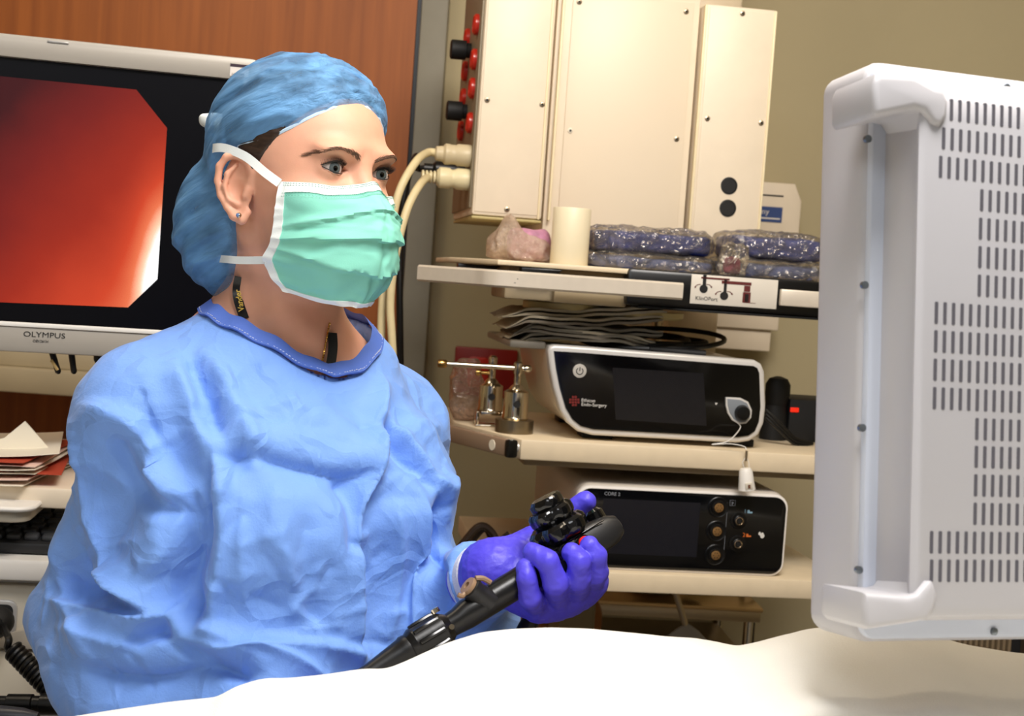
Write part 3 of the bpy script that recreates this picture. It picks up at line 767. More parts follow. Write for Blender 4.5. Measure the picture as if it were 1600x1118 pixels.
def film(name, tint, haze, bscale=45, rough=.12):
    """clear crinkled plastic: mostly see-through, with sharp glints"""
    m = bpy.data.materials.new(name); m.use_nodes = True; nt = m.node_tree; N = nt.nodes; Lk = nt.links
    N.remove(N['Principled BSDF']); tr = N.new('ShaderNodeBsdfTransparent'); tr.inputs[0].default_value = (*[1 - (1 - x) * .35 for x in srgb(tint)], 1)
    gl = N.new('ShaderNodeBsdfGlossy'); gl.inputs['Roughness'].default_value = rough; gl.inputs[0].default_value = (1, .97, .92, 1)
    df = N.new('ShaderNodeBsdfDiffuse'); df.inputs[0].default_value = (*srgb(tint), 1)
    m1 = N.new('ShaderNodeMixShader'); m2 = N.new('ShaderNodeMixShader'); m1.inputs[0].default_value = haze
    tc = N.new('ShaderNodeTexCoord'); nz = N.new('ShaderNodeTexVoronoi'); nz.feature = 'F1'; nz.inputs['Scale'].default_value = bscale
    n2 = N.new('ShaderNodeTexNoise'); n2.inputs['Scale'].default_value = bscale; n2.inputs['Detail'].default_value = 3
    mxv = N.new('ShaderNodeMix'); mxv.data_type = 'VECTOR'; mxv.inputs[0].default_value = .04
    Lk.new(tc.outputs['Object'], n2.inputs['Vector']); Lk.new(tc.outputs['Object'], mxv.inputs[4]); Lk.new(n2.outputs['Color'], mxv.inputs[5]); Lk.new(mxv.outputs[1], nz.inputs['Vector'])
    bp = N.new('ShaderNodeBump'); bp.inputs['Strength'].default_value = 1; bp.inputs['Distance'].default_value = .012
    Lk.new(nz.outputs['Distance'], bp.inputs['Height']); Lk.new(bp.outputs[0], gl.inputs['Normal'])
    fr = N.new('ShaderNodeFresnel'); fr.inputs[0].default_value = 1.6; Lk.new(bp.outputs[0], fr.inputs['Normal'])
    ad = N.new('ShaderNodeMath'); ad.operation = 'MULTIPLY_ADD'; ad.inputs[1].default_value = .75; ad.inputs[2].default_value = .05; ad.use_clamp = True
    Lk.new(fr.outputs[0], ad.inputs[0]); Lk.new(ad.outputs[0], m2.inputs[0])
    Lk.new(tr.outputs[0], m1.inputs[1]); Lk.new(df.outputs[0], m1.inputs[2]); Lk.new(m1.outputs[0], m2.inputs[1]); Lk.new(gl.outputs[0], m2.inputs[2]); Lk.new(m2.outputs[0], N['Material Output'].inputs[0])
    return m
m_film = film('clear_film', '#f4ead8', .06)
m_navy = mat('navy_cloth', '#182f80', .6, var=.25, vscale=30, bump=.4, bscale=60, bdist=.004)
m_slate = mat('slate_cloth', '#44507c', .6, var=.3, vscale=40, bump=.4, bscale=60, bdist=.004)
def package(label, px0, px1, zb_, h, y0, y1, seed, m, grp='wrapped blue packs on the upper shelf'):
    xa = g(px0, 400, y0).x; xb = g(px1, 400, y0).x
    t = thing('wrapped_pack', label, 'package', GP.M, ((xa + xb) / 2, (y0 + y1) / 2, zb_), grp)
    v, q = pillow(xa + .008, xb - .008, y0 + .006, y1 - .006, zb_ + .001, zb_ + h - .007, .004, 22, seed, n=(56, 28), pw=.3)
    meshify('folded_cloth', v, q, m, t)
    v, q = pillow(xa, xb, y0, y1, zb_, zb_ + h, .006, 38, seed + 9, n=(90, 44), pw=.42)
    meshify('plastic_wrap', v, q, m_film, t, smooth=25)
    return t
package('lower of two plastic wrapped blue packs beside the white tape roll', 918, 1130, zs1, .026, .03, .185, 3, m_slate)
package('upper of two plastic wrapped blue packs beside the white tape roll', 922, 1124, zs1 + .0265, .040, .035, .185, 5, m_navy)
package('lower plastic wrapped blue pack next to the foreground monitor edge', 1135, 1300, zs1, .03, .025, .185, 13, m_slate)
package('upper plastic wrapped blue pack next to the foreground monitor edge', 1142, 1300, zs1 + .0305, .044, .04, .185, 21, m_navy)
# loose film end between the packs
xa = g(1112, 400, .05).x; xb = g(1160, 400, .05).x
def peak(q):
    k = np.clip((q[:, 2] - zs1) / .07, 0, 1); q = q.copy(); q[:, 0] = xa + (q[:, 0] - xa) * (1 - .25 * k) + .01 * k; return q
t = thing('plastic_wrapper', 'crumpled clear wrapper with dark red print between the blue packs', 'wrapper', GP.M, ((xa + xb) / 2, .03, zs1))
v, q = pillow(xa + .004, xb, .012, .028, zs1, zs1 + .05, .006, 45, 31, n=(48, 30), pw=.6)
meshify('film', v, q, m_film, t, smooth=20)
v, q = pillow(xa + .012, xb - .012, .017, .024, zs1 + .004, zs1 + .03, .003, 40, 33, n=(24, 14), pw=.6)
meshify('printed_insert', v, q, mat('plum_print', '#7c2f45', .5), t)
# pink bag
xa = g(768, 390, .08).x; xb = g(868, 390, .08).x; zt = g(800, 338, .08).z
def bagf(q):
    q = q.copy(); k = np.clip((q[:, 2] - zs1) / (zt - zs1), 0, 1); u = (q[:, 0] - xa) / (xb - xa)
    top = .62 + .38 * np.exp(-((u - .28) / .16) ** 2)
    q[:, 2] = zs1 + (q[:, 2] - zs1) * top; q[:, 0] += .012 * k * (.3 - u); return q
t = thing('plastic_bag', 'crumpled clear plastic bag with pink contents left of the tape roll', 'bag', GP.M, ((xa + xb) / 2, .12, zs1))
v, q = pillow(xa, xb, .06, .17, zs1, zt, .009, 40, 41, n=(90, 50), pw=.6, fn=bagf)
meshify('bag_film', v, q, film('pinkish_film', '#f6dcc6', .30, 60), t, smooth=20)
v, q = pillow(xa + .03, xb - .004, .08, .15, zs1 + .002, zs1 + .052, .006, 28, 47, n=(40, 24), pw=.5)
meshify('pink_contents', v, q, mat('pink_cloth', '#b77f9b', .6, var=.35, vscale=45), t)
# tape roll / white cylinder
p = g(895, 405, .03); p0 = g(863, 370, .035).x; p1 = g(922, 370, .035).x; rr = (p1 - p0) / 2; zt = g(895, 325, .035).z
t = thing('tape_roll', 'plain cream white cylinder roll standing on the upper shelf', 'roll', GP.M, ((p0 + p1) / 2, .035, zs1))
mx = Matrix.Translation(((p0 + p1) / 2, .012 + rr, zs1))
MB().lathe([(rr * .98, 0), (rr, .001), (rr, zt - zs1 - .001), (rr * .98, zt - zs1), (rr * .62, zt - zs1), (rr * .62, .002)], mx, 48).build('wound_roll', mat('roll_white', '#f3e7c8', .4, tl=.15), t)
MB().lathe([(rr * .62, .001), (rr * .62, zt - zs1 - .002), (rr * .55, zt - zs1 - .002), (rr * .55, .002)], mx, 32).build('core', mat('card_core', '#c8b48a', .8), t)

# ================================================================== folded grey drapes and cable on the generator
gtop = gp(1000, 552)[1]
m_dr = [mat('drape_a', '#7d7668', .8, var=.12, vscale=30, bump=.3, bscale=80), mat('drape_b', '#9a9080', .8, var=.12, vscale=30, bump=.3, bscale=80), mat('drape_c', '#c2b79f', .8, var=.1, vscale=30, bump=.3, bscale=80)]
ls = ['bottom', 'second from bottom', 'middle', 'second from top', 'top']
lay = [(800, 1010, 0, 0), (792, 1022, 1, 1), (800, 1030, 0, 2), (786, 1026, 1, 3), (778, 1030, 2, 4)]
z_ = gtop + .004
for i, (pa, pb, mi, sd) in enumerate(lay):
    xa, xb = g(pa, 520, .1).x, g(pb, 520, .1).x
    nu, nv = 44, 18; A = np.zeros((nv, nu, 3)); h = .0135
    U, Vv = np.meshgrid(np.linspace(0, 1, nu), np.linspace(0, 1, nv))
    X = xa + (xb - xa) * U; Yy = .07 + .17 * Vv + .012 * np.sin(7 * U + sd)
    rise = .004 + .012 * (U - .2) * i * .2 + .010 * np.sin(3.2 * U + sd * 1.3) * U
    Zt = z_ + rise + .0035 * vnoise(np.stack([X * 30, Yy * 30, X * 0 + sd], -1), sd) - .012 * np.clip(.12 - U, 0, 1) / .12 * (1 if i < 4 else .4)
    Zt = np.maximum(Zt, gtop + .003 + .0012 * i)
    t = thing('folded_drape', f'grey folded drape, {ls[i]} of the pile on the generator', 'drape', GP.M, ((xa + xb) / 2, .15, float(Zt.min())), 'grey drapes piled on the generator')
    th = .0118 * np.clip(np.minimum(U * 7, 1), .1, 1) * (.6 + .4 * np.minimum((1 - U) * 9, 1))
    for nm, off, mm_ in (('lower_ply', 0, m_dr[mi]), ('upper_ply', 1, m_dr[min(mi + (1 if i in (1, 3) else 0), 2)])):
        zz = Zt + off * th * .62; b_ = MB()
        top = [[(X[r_, c_], Yy[r_, c_], zz[r_, c_] + th[r_, c_] * .34) for c_ in range(nu)] for r_ in range(nv)]
        bot = [[(X[r_, c_], Yy[r_, c_], zz[r_, c_]) for c_ in range(nu)] for r_ in range(nv)]
        b_.grid(top).grid(bot[::-1])
        ed = [(0, c_) for c_ in range(nu)] + [(r_, nu - 1) for r_ in range(1, nv)] + [(nv - 1, c_) for c_ in range(nu - 2, -1, -1)] + [(r_, 0) for r_ in range(nv - 2, 0, -1)]
        b_.rings([[bot[r_][c_] for r_, c_ in ed], [top[r_][c_] for r_, c_ in ed]], cap=False)
        b_.build(nm, mm_, t, smooth=50)
    z_ = z_ + .0098
# cable coil on the generator
t = thing('coiled_lead', 'black cable coiled on top of the generator beside the drapes', 'cable', GP.M, (g(1060, 540, .14).x, .14, gtop))
for k, (pa, pb, hh, y0) in enumerate(((905, 1132, .030, .10), (930, 1075, .016, .12), (900, 1105, .008, .085))):
    xa, xb = g(pa, 540, .14).x, g(pb, 540, .14).x
    pts = [((xa + xb) / 2 + (xb - xa) / 2 * math.cos(a_), .15 + (.085 - .015 * k) * math.sin(a_), gtop + .006 + .004 * k + hh * (.5 + .5 * math.cos(a_ - 1.0))) for a_ in np.linspace(0, 2 * PI, 40)]
    MB().tube(pts, .0042, 8).build('cable_loop', m_rubber, t)
xa = g(1015, 550, .06).x
MB().tube([(xa, .062, gtop + .006), (xa + .09, .055, gtop + .005)], .006, 10).build('cable_plug', m_blackm, t)
# dark pouch lying under the drapes' end
t = thing('hand_controller', 'black hand piece standing behind the generator by the monitor', 'device', GP.M, (g(1210, 690, .2).x, .2, z21))
xa = g(1190, 640, .2).x; xb = g(1230, 640, .2).x; zt = g(1208, 587, .2).z; xm = (xa + xb) / 2
MB().rings([[(xm + (xb - xa) / 2 * s_ * math.cos(a_) + dx, .2 + .02 * s_ * math.sin(a_), z) for a_ in np.linspace(0, 2 * PI, 25)[:-1]] for s_, z, dx in ((1.0, z21 + .0005, 0), (1.0, z21 + .04, 0), (.88, z21 + .06, 0), (.8, zt - .05, .002), (.95, zt - .03, .003), (.95, zt - .014, .003), (.7, zt - .004, .003), (.2, zt, .003))]).build('body', m_blackm, t)
t = thing('black_box', 'small black unit with a red lamp behind the monitor edge', 'device', GP.M, (g(1250, 680, .2).x, .2, z21))
xa = g(1229, 640, .2).x
MB().box(xa, xa + .12, .185, .3, z21, g(1240, 622, .2).z, bev=.004).build('case', m_blackm, t)
p = g(1241, 640, .184); MB().box(p.x - .007, p.x + .008, .1825, .1855, p.z - .004, p.z + .004, bev=.001).build('red_lamp', mat('red_lamp', '#d02818', .3, emit='#ff3018', estr=.5), t)
t = thing('lead_pair', 'thin black leads running from the generator towards the monitor', 'cable', GP.M, (g(1225, 680, .1).x, .1, z21))
for k in range(3):
    MB().tube(crom([g(1196, 640 + 6 * k, .12), g(1218, 660 + 6 * k, .115), g(1243, 684 + 5 * k, .12), (g(1270, 690, .13).x, .13, z21 + .004)], 6), .0028, 8).build('lead', m_rubber, t)

# ================================================================== steel clamps on the middle shelf
def clamp(label, px, ptop, pbot, y, wpx, handle, base):
    p = g(px, pbot, y); zt = g(px, ptop, y).z; w = (g(px + wpx / 2, pbot, y).x - g(px - wpx / 2, pbot, y).x) / 2
    z0 = z21
    t = thing('steel_clamp', label, 'clamp', GP.M, (p.x, y, z0))
    T = Matrix.Translation((p.x, y, 0))
    hb = p.z - z0
    MB().lathe([(w * 1.0, z0 + hb), (w * 1.06, z0 + hb + .003), (w, z0 + hb + .006), (w * .96, zt - .014), (w * .96, zt - .008), (w * .62, zt - .004), (w * .5, zt), (w * .3, zt + .004)], T, 32).build('barrel', m_steel, t, smooth=25)
    MB().lathe([(w * .28, zt), (w * .28, zt + .02), (w * .36, zt + .022), (w * .36, zt + .038), (w * .2, zt + .041)], T, 20).build('spindle', m_steel, t)
    if base == 'round':
        MB().lathe([(w * 1.5, z0), (w * 1.5, z0 + hb)], T, 32).build('base', mat('pewter', '#8a7d66', .3, metal=.9), t)
    else:
        MB().box(p.x - w * 1.2, p.x + w * 1.2, y - w, y + w, z0, z0 + .004, bev=.001).box(p.x - w * 1.2, p.x - w * .95, y - w, y + w, z0 + .004, z0 + hb, bev=.001).box(p.x - w * .8, p.x + w * 1.2, y - w, y + w, z0 + hb - .005, z0 + hb + .001, bev=.001).build('bracket', m_steel, t)
    if handle:
        a = g(handle[0], handle[2], y); b = g(handle[1], handle[2], y); zz = zt + .030
        hd = MB().tube([(a.x, y, zz), (b.x, y, zz)], .0042, 14).build('t_handle', m_steel, t)
        MB().lathe([(.0058, 0), (.0066, .003), (.0066, .012), (.005, .014)], Matrix.Translation((a.x - .004, y, zz)) @ Matrix.Rotation(PI / 2, 4, 'Y'), 16).build('handle_knob', mat('brass_knob', '#c09a5c', .25, metal=1), hd)
        MB().lathe([(.005, 0), (.006, .003), (.006, .010), (.004, .013)], Matrix.Translation((b.x - .006, y, zz)) @ Matrix.Rotation(PI / 2, 4, 'Y'), 16).build('handle_knob', m_steel, hd)
    else:
        MB().lathe([(.003, 0), (.003, .016), (.0055, .018), (.0055, .024)], Matrix.Translation((p.x - .003, y, zt + .012)) @ Matrix.Rotation(-PI / 2, 4, 'Y'), 12).build('side_knob', mat('brass_knob', ''), t)
    MB().lathe([(.0058, 0), (.0058, .001)], Matrix.Translation((p.x - .001, y - w * .98, (zt + z0 + hb) / 2)) @ RX, 16).build('gauge_hole', m_blackm, t)
    return t
clamp('chrome screw clamp with long T-handle beside the generator', 804, 604, 655, .09, 40, (688, 824, 574), 'round')
clamp('chrome screw clamp on a slotted bracket behind the T-handle clamp', 765, 594, 642, .16, 38, None, 'bracket')
def bag2(q): return q
xa, xb = g(708, 600, .25).x, g(742, 600, .25).x
t = thing('plastic_pouch', 'clear pinkish plastic pouch hanging behind the steel clamps', 'pouch', GP.M, ((xa + xb) / 2, .235, z21))
v, q = pillow(xa - .005, xb + .01, .215, .25, z21 + .001, g(725, 560, .23).z, .006, 35, 61, n=(50, 36), pw=.6)
meshify('pouch_film', v, q, film('pouch_film', '#d9b49c', .2, 50), t, smooth=25)

# cables left of the console
t = thing('cable_bundle', 'dark looped cables lying beside the lower shelf console', 'cable', GP.M, (g(755, 860, .15).x, .15, z31))
for k, pts in enumerate((((700, 880), (722, 850), (748, 822), (768, 830), (785, 862), (800, 885)), ((715, 885), (738, 846), (758, 826), (770, 850), (778, 880)), ((728, 858), (752, 862), (775, 848), (795, 832)))):
    MB().tube(crom([g(a_, b_, .12 + .02 * k) for a_, b_ in pts], 8), .006 - .001 * k, 9).build('cable_loop', mat('brown_cable', '#2b1f18', .4), t)

# ================================================================== steel table and its things under the boom
TF = Frame(P(1100, 950, 2.75), 4)
h_ = TF.pix
za, zb2 = h_(1060, 943).z, h_(1060, 966).z
xa, xb = h_(800, 950).x, h_(1193, 950).x
t = thing('steel_table', 'low stainless steel side table beyond the boom column', 'table', TF.M, ((xa + xb) / 2, .2, -TF.M.translation.z))
MB().box(xa, xb, -.003, .34, za - .008, za, bev=.003).build('tabletop', mat('table_tan', '#cfae7c', .3, metal=.6), t)
MB().box(xa + .005, xb - .004, 0, .33, zb2, za - .008, bev=.002).build('apron', m_steel2, t)
z0 = -TF.M.translation.z
for xx in (xa + .03, xb - .02):
    for yy in (.02, .3):
        MB().lathe([(.012, z0), (.012, zb2)], Matrix.Translation((xx, yy, 0)), 14).build('leg', m_steel, t)
MB().box(xa + .02, xb - .02, .01, .3, zb2 - .09, zb2 - .075, bev=.003).build('under_shelf', m_steel2, t)
def bottle(label, px, w, hpx, m, cap):
    p = h_(px, 943, .12); r = w; t = thing('bottle', label, 'bottle', TF.M, (p.x, .12, za))
    T = Matrix.Translation((p.x, .12, za)); hh = hpx
    MB().lathe([(r * .9, 0), (r, .003), (r, hh * .6), (r * .55, hh * .78), (r * .4, hh * .8), (r * .4, hh * .86)], T, 20).build('body', m, t)
    MB().lathe([(r * .5, hh * .84), (r * .5, hh), (r * .4, hh * 1.01)], T, 14).build('lid', cap, t)
    MB().lathe([(r * 1.01, hh * .12), (r * 1.015, hh * .13), (r * 1.015, hh * .5), (r * 1.01, hh * .51)], T, 20).build('paper_label', mat('label_green', '#b9c98a', .6), t)
bottle('small pale bottle with a green label on the steel table', 1081, .016, .05, mat('pale_bottle', '#e8e0c6', .3), m_white)
bottle('small white bottle right of the green-labelled one on the steel table', 1104, .014, .045, mat('white_bottle', '#efe8d8', .3), m_white)
p = h_(1000, 944, .1)
t = thing('kidney_dish', 'shallow pale dish lying on the steel table', 'dish', TF.M, (p.x, .1, za))
MB().lathe([(.03, 0), (.042, .004), (.055, .010), (.057, .010), (.044, .003), (.03, .002)], Matrix.Translation((p.x + .02, .1, za)), 32).build('dish', mat('dish', '#c9bca2', .3), t)
xa = h_(935, 935, .15).x
t = thing('folded_towel', 'cream folded towel on the steel table beside the column', 'towel', TF.M, (xa + .06, .2, za))
v, q = pillow(xa - .05, xa + .09, .12, .26, za, za + .035, .003, 20, 71, n=(40, 24), pw=.3)
meshify('towel_fold', v, q, mat('towel', '#e2d3b4', .9, bump=.3), t)
p = h_(1168, 943, .1)
t = thing('clip_stand', 'black folding clip standing at the end of the steel table', 'clip', TF.M, (p.x, .1, za))
MB().tube([(p.x - .012, .1, za + .004), (p.x + .004, .1, za + .045)], .0055, 8).build('clip_arm', m_black, t)
MB().tube([(p.x + .004, .1, za + .045), (p.x + .024, .1, za + .004)], .0055, 8).build('clip_arm', m_black, t)
t = thing('dust_pan', 'grey flat paddle on a thin rod hanging below the lower shelf', 'paddle', GP.M, (g(1075, 1000, .1).x, .1, z30 - .2))
MB().tube([g(1055, 925, .12), g(1071, 976, .12)], .0055, 10).build('rod', m_steel2, t)
a = [g(x_, y_, .12) for x_, y_ in ((1060, 980), (1074, 972), (1092, 985), (1115, 1010), (1120, 1040), (1000, 1040), (1020, 1010))]
MB().prism([(q.x, q.z) for q in a], .115, .125, bev=.003).build('paddle', mat('paddle_grey', '#857c6e', .6), t)
for px0, dy, w in ((853, .1, .012), (925, .36, .016)):
    p = g(px0, 960, dy)
t = thing('amber_bag', 'orange brown bag hanging behind the boom column', 'bag', GP.M, (g(900, 960, .36).x, .36, g(900, 1000, .36).z))
v, q = pillow(g(845, 960, .35).x, g(940, 960, .35).x, .335, .385, g(900, 1010, .36).z, g(900, 925, .36).z, .004, 25, 81, n=(40, 24), pw=.6)
meshify('bag', v, q, mat('amber', '#8a5318', .4), t)
# dark slatted rack under the foreground monitor
KF = Frame(P(1540, 1040, 2.6), 3); k_ = KF.pix
z0 = -KF.M.translation.z; zt = k_(1540, 985).z; xa, xb = k_(1470, 1020).x, k_(1620, 1020).x
t = thing('slatted_rack', 'dark rack with upright slats below the foreground monitor', 'rack', KF.M, ((xa + xb) / 2, .15, z0))
MB().box(xa - .03, xb + .1, .03, .3, z0, zt, bev=.004).build('cabinet', m_blackm, t)
for k in range(13):
    xx = xa + k * .0105; sl = MB().box(xx, xx + .0052, 0, .03, zt - .3, zt - .005, bev=.001).build('slat', mat('slat_tan', '#7b6a52', .6), t) if k == 0 else dup(sl, None, (.0105, 0, 0))
MB().box(xb - .02, xb + .1, 0, .03, zt - .3, zt - .005, bev=.002).build('side_panel', mat('rack_brown', '#4a3c2c', .6), t)

# ================================================================== wall monitor with endoscopic picture (left)
OM = Frame(P(402, 98, 1.95), 14); o_ = OM.pix
zt = o_(390, 92).z; zbm = o_(0, 548).z; xr = o_(407, 110).x; xl_ = xr - .66
mon = thing('endoscopy_monitor', 'silver framed monitor showing a red endoscopic picture', 'monitor', OM.M, ((xr + xl_) / 2, .04, zbm))
z_top_in = o_(100, 98, 0).z; z_bot_in = o_(0, 508, 0).z
# frame as four bars
m_bez = mat('bezel_grey', '#a39d94', .4, metal=.15)
MB().prism(rrect(xl_, xr, zbm, zt, .012, 5), .012, .07, bev=.004).build('rear_case', m_bez, mon)
fr_ = MB()
fr_.prism(rrect(xl_, xr, z_top_in, zt, (0, 0, .012, .012), 5), -.004, .014, bev=.003)
fr_.prism(rrect(xl_, xr, zbm, z_bot_in, (.012, .012, 0, 0), 5), -.004, .014, bev=.003)
fr_.box(xr - .022, xr, -.004, .014, z_bot_in - .001, z_top_in + .001, bev=.002).box(xl_, xl_ + .022, -.004, .014, z_bot_in - .001, z_top_in + .001, bev=.002)
bz = fr_.build('bezel', m_bez, mon)
MB().box(xl_ + .02, xr - .02, .004, .012, z_bot_in, z_top_in, bev=0).build('screen_glass', mat('screen_black', '#05050a', .3, spec=.2), mon)
MB().box(xl_ + .005, xr - .005, -.006, -.003, z_bot_in + .000, z_bot_in + .006, bev=.001).build('lower_lip', m_white, mon)
# picture
ypic = .0036
pic = [(xl_ + .03, o_(0, 120, ypic).z + .02)] + [(o_(x_, y_, ypic).x, o_(x_, y_, ypic).z) for x_, y_ in ((0, 119), (213, 140), (261, 200), (246, 436), (200, 480), (0, 472))] + [(xl_ + .03, o_(0, 472, ypic).z)]
m_pic = bpy.data.materials.new('endoscopic_picture'); m_pic.use_nodes = True
nt = m_pic.node_tree; N = nt.nodes; Lk = nt.links; b_ = N['Principled BSDF']
tc = N.new('ShaderNodeTexCoord'); sp = N.new('ShaderNodeSeparateXYZ'); Lk.new(tc.outputs['Object'], sp.inputs[0])
base_ = OFF[mon.name]
def mth(op, a, b=None, c=None):
    n = N.new('ShaderNodeMath'); n.operation = op
    for i, v in enumerate((a, b, c)):
        if v is None: continue
        if isinstance(v, (int, float)): n.inputs[i].default_value = v
        else: Lk.new(v, n.inputs[i])
    return n.outputs[0]
x0_, z0_ = o_(0, 300, ypic).x - base_.x, o_(0, 478, ypic).z - base_.z
ww, hh = o_(255, 300, ypic).x - base_.x - x0_, o_(0, 120, ypic).z - base_.z - z0_
u_ = mth('DIVIDE', mth('SUBTRACT', sp.outputs[0], x0_), ww); v_ = mth('DIVIDE', mth('SUBTRACT', sp.outputs[2], z0_), hh)
nz = N.new('ShaderNodeTexNoise'); nz.inputs['Scale'].default_value = 9; nz.inputs['Detail'].default_value = 3; Lk.new(tc.outputs['Object'], nz.inputs['Vector'])
nz2 = N.new('ShaderNodeTexNoise'); nz2.inputs['Scale'].default_value = 900; Lk.new(tc.outputs['Object'], nz2.inputs['Vector'])
t1_ = mth('ADD', mth('MULTIPLY', u_, .34), mth('MULTIPLY', mth('SUBTRACT', 1.0, v_), .42))
t1_ = mth('ADD', t1_, mth('MULTIPLY', mth('SUBTRACT', nz.outputs[0], .5), .18))
t1_ = mth('ADD', t1_, mth('MULTIPLY', mth('SUBTRACT', nz2.outputs[0], .5), .06))
# glare near the right edge low down
du = mth('DIVIDE', mth('SUBTRACT', u_, 1.06), .20); dv = mth('DIVIDE', mth('SUBTRACT', v_, .20), .34)
gl = mth('POWER', 2.718, mth('MULTIPLY', mth('ADD', mth('MULTIPLY', du, du), mth('MULTIPLY', dv, dv)), -1.0))
t1_ = mth('ADD', t1_, mth('MULTIPLY', gl, .55))
rp = N.new('ShaderNodeValToRGB'); cr = rp.color_ramp
cr.elements[0].position = .05; cr.elements[0].color = (*srgb('#3c0c12'), 1)
cr.elements[1].position = 1.0; cr.elements[1].color = (*srgb('#ffffff'), 1)
for pos, cc in ((.22, '#701815'), (.42, '#972615'), (.62, '#c43f22'), (.78, '#e06f48'), (.92, '#ffcaa8')):
    e = cr.elements.new(pos); e.color = (*srgb(cc), 1)
Lk.new(t1_, rp.inputs[0]); Lk.new(rp.outputs[0], b_.inputs['Emission Color']); b_.inputs['Emission Strength'].default_value = .95
b_.inputs['Base Color'].default_value = (.01, .01, .01, 1); b_.inputs['Roughness'].default_value = .3; b_.inputs['Specular IOR Level'].default_value = .05
MB().prism(pic[::-1], ypic - .0004, ypic + .0005).build('picture', m_pic, mon, smooth=0)
# logo, sticker
p = o_(36, 525, -.0045); text('lettering', 'OLYMPUS', m_ink, bz, upright(p.x, -.0045, p.z - .0), .0098, bold=0, sx=1.25)
p = o_(51, 534, -.0045); text('lettering', 'OEV261H', m_ink, bz, upright(p.x, -.0045, p.z - .0), .0048)
a = o_(360, 99, -.0045); b = o_(388, 121, -.0045)
st = MB().box(a.x, b.x, -.0048, -.004, b.z, a.z).build('sticker', mat('sticker', '#d9d2cc', .5), bz)
MB().box(a.x, b.x, -.0051, -.0048, a.z - .004, a.z).build('sticker_header', mat('plum', '#2c1526', .5), st)
text('lettering', '14874999', m_ink, st, upright(a.x + .002, -.0051, b.z + .0012), .0044)
a = o_(74, 63, -.0045); b = o_(107, 70, -.0045)
MB().box(a.x, b.x, -.0048, -.004, b.z + .0, a.z - .0, bev=.0003).build('logo_badge', mat('badge', '#8f8b86', .3, metal=.7), bz)
# short leads hanging below
for x_, y1_, x2_, m in ((78, 545, 92, m_rubber), (110, 545, 116, m_rubber), (153, 545, 154, m_rubber)):
    MB().tube(crom([o_(x_, 540, .02), o_((x_ + x2_) / 2, 562, .02), o_(x2_, 584, .02)], 5), [.0042 if x_ < 150 else .006] * 6 + [.004] * 4 + [.0018], 8).build('hanging_lead', m, mon)
MB().tube([o_(80, 562, .014), o_(90, 578, .014)], .0022, 6).build('lead_tag', mat('tan_tag', '#b0935d', .5), mon)
# arm to the wall
MB().box(xl_ + .26, xl_ + .40, .07, .09, (zt + zbm) / 2 - .06, (zt + zbm) / 2 + .06, bev=.004).build('mount_plate', m_blackm, mon)
MB().tube([(xl_ + .33, .09, (zt + zbm) / 2), (xl_ + .33, 1.16, (zt + zbm) / 2)], .02, 12).build('mount_arm', m_blackm, mon)

# ================================================================== equipment cart under that monitor
CF = Frame(P(60, 880, 1.92), 8); c_ = CF.pix
z0 = -CF.M.translation.z; xr = c_(125, 880).x; xl_ = xr - .55
zz = lambda py: c_(20, py).z
cart = thing('equipment_cart', 'white endoscopy cart with drawers at the left edge', 'cart', CF.M, ((xr + xl_) / 2, .25, z0))
MB().box(xl_, xr, .012, .5, zz(1110), zz(905), bev=.006).build('cabinet', m_white, cart)
MB().box(xl_ + .01, xr - .01, .03, .5, z0 + .1, zz(1110), bev=.006).build('lower_cabinet', m_white, cart)
for xx in (xl_ + .05, xr - .05):
    for yy in (.08, .44): MB().lathe([(.02, -.012), (.04, -.01), (.04, .01), (.02, .012)], Matrix.Translation((xx, yy, z0 + .042)) @ Matrix.Rotation(PI / 2, 4, 'Y'), 18).build('castor', m_blackm, cart)
    for yy in (.08, .44): MB().box(xx - .012, xx + .012, yy - .012, yy + .012, z0 + .05, z0 + .11).build('castor_fork', m_steel2, cart)
MB().box(xl_ - .005, xr + .003, -.03, .5, zz(900), zz(866), bev=.006).build('keyboard_shelf', m_white, cart)
MB().box(xl_, xr - .01, -.01, .5, zz(790), zz(757), bev=.005).build('worktop', m_cream, cart)
MB().box(xl_, xr - .01, .3, .5, zz(870), zz(780), bev=.002).build('back_panel', m_blackm, cart)
for xx in (xl_, xr - .03): MB().box(xx, xx + .02, .2, .5, zz(868), zz(785), bev=.002).build('side_post', m_white, cart)
dr = MB().prism(rrect(xl_ + .01, xr - .012, zz(1006), zz(912), .008, 4), -.004, .014, bev=.003).build('drawer', m_offw, cart)
a = c_(30, 935); b = c_(30, 992)
hd = MB().prism(rrect(a.x - .12, a.x, b.z, a.z, .012, 5), -.010, -.003, bev=.003).build('handle_frame', m_silver, dr)
MB().prism(rrect(a.x - .115, a.x - .005, b.z + .006, a.z - .006, .009, 5), -.0108, -.004, bev=.001).build('handle_recess', m_blackm, hd)
MB().prism(rrect(xl_ + .01, xr - .012, zz(1106), zz(1016), .008, 4), -.004, .014, bev=.003).build('drawer', m_offw, cart)
a = c_(12, 1010); 
MB().prism([(a.x - .02, a.z), (a.x + .07, a.z), (a.x + .06, a.z + .022), (a.x + .03, a.z + .03), (a.x, a.z + .022)], -.012, -.003, bev=.004).build('drawer_lip', mat('lip_grey', '#b7b0a4', .4), dr)
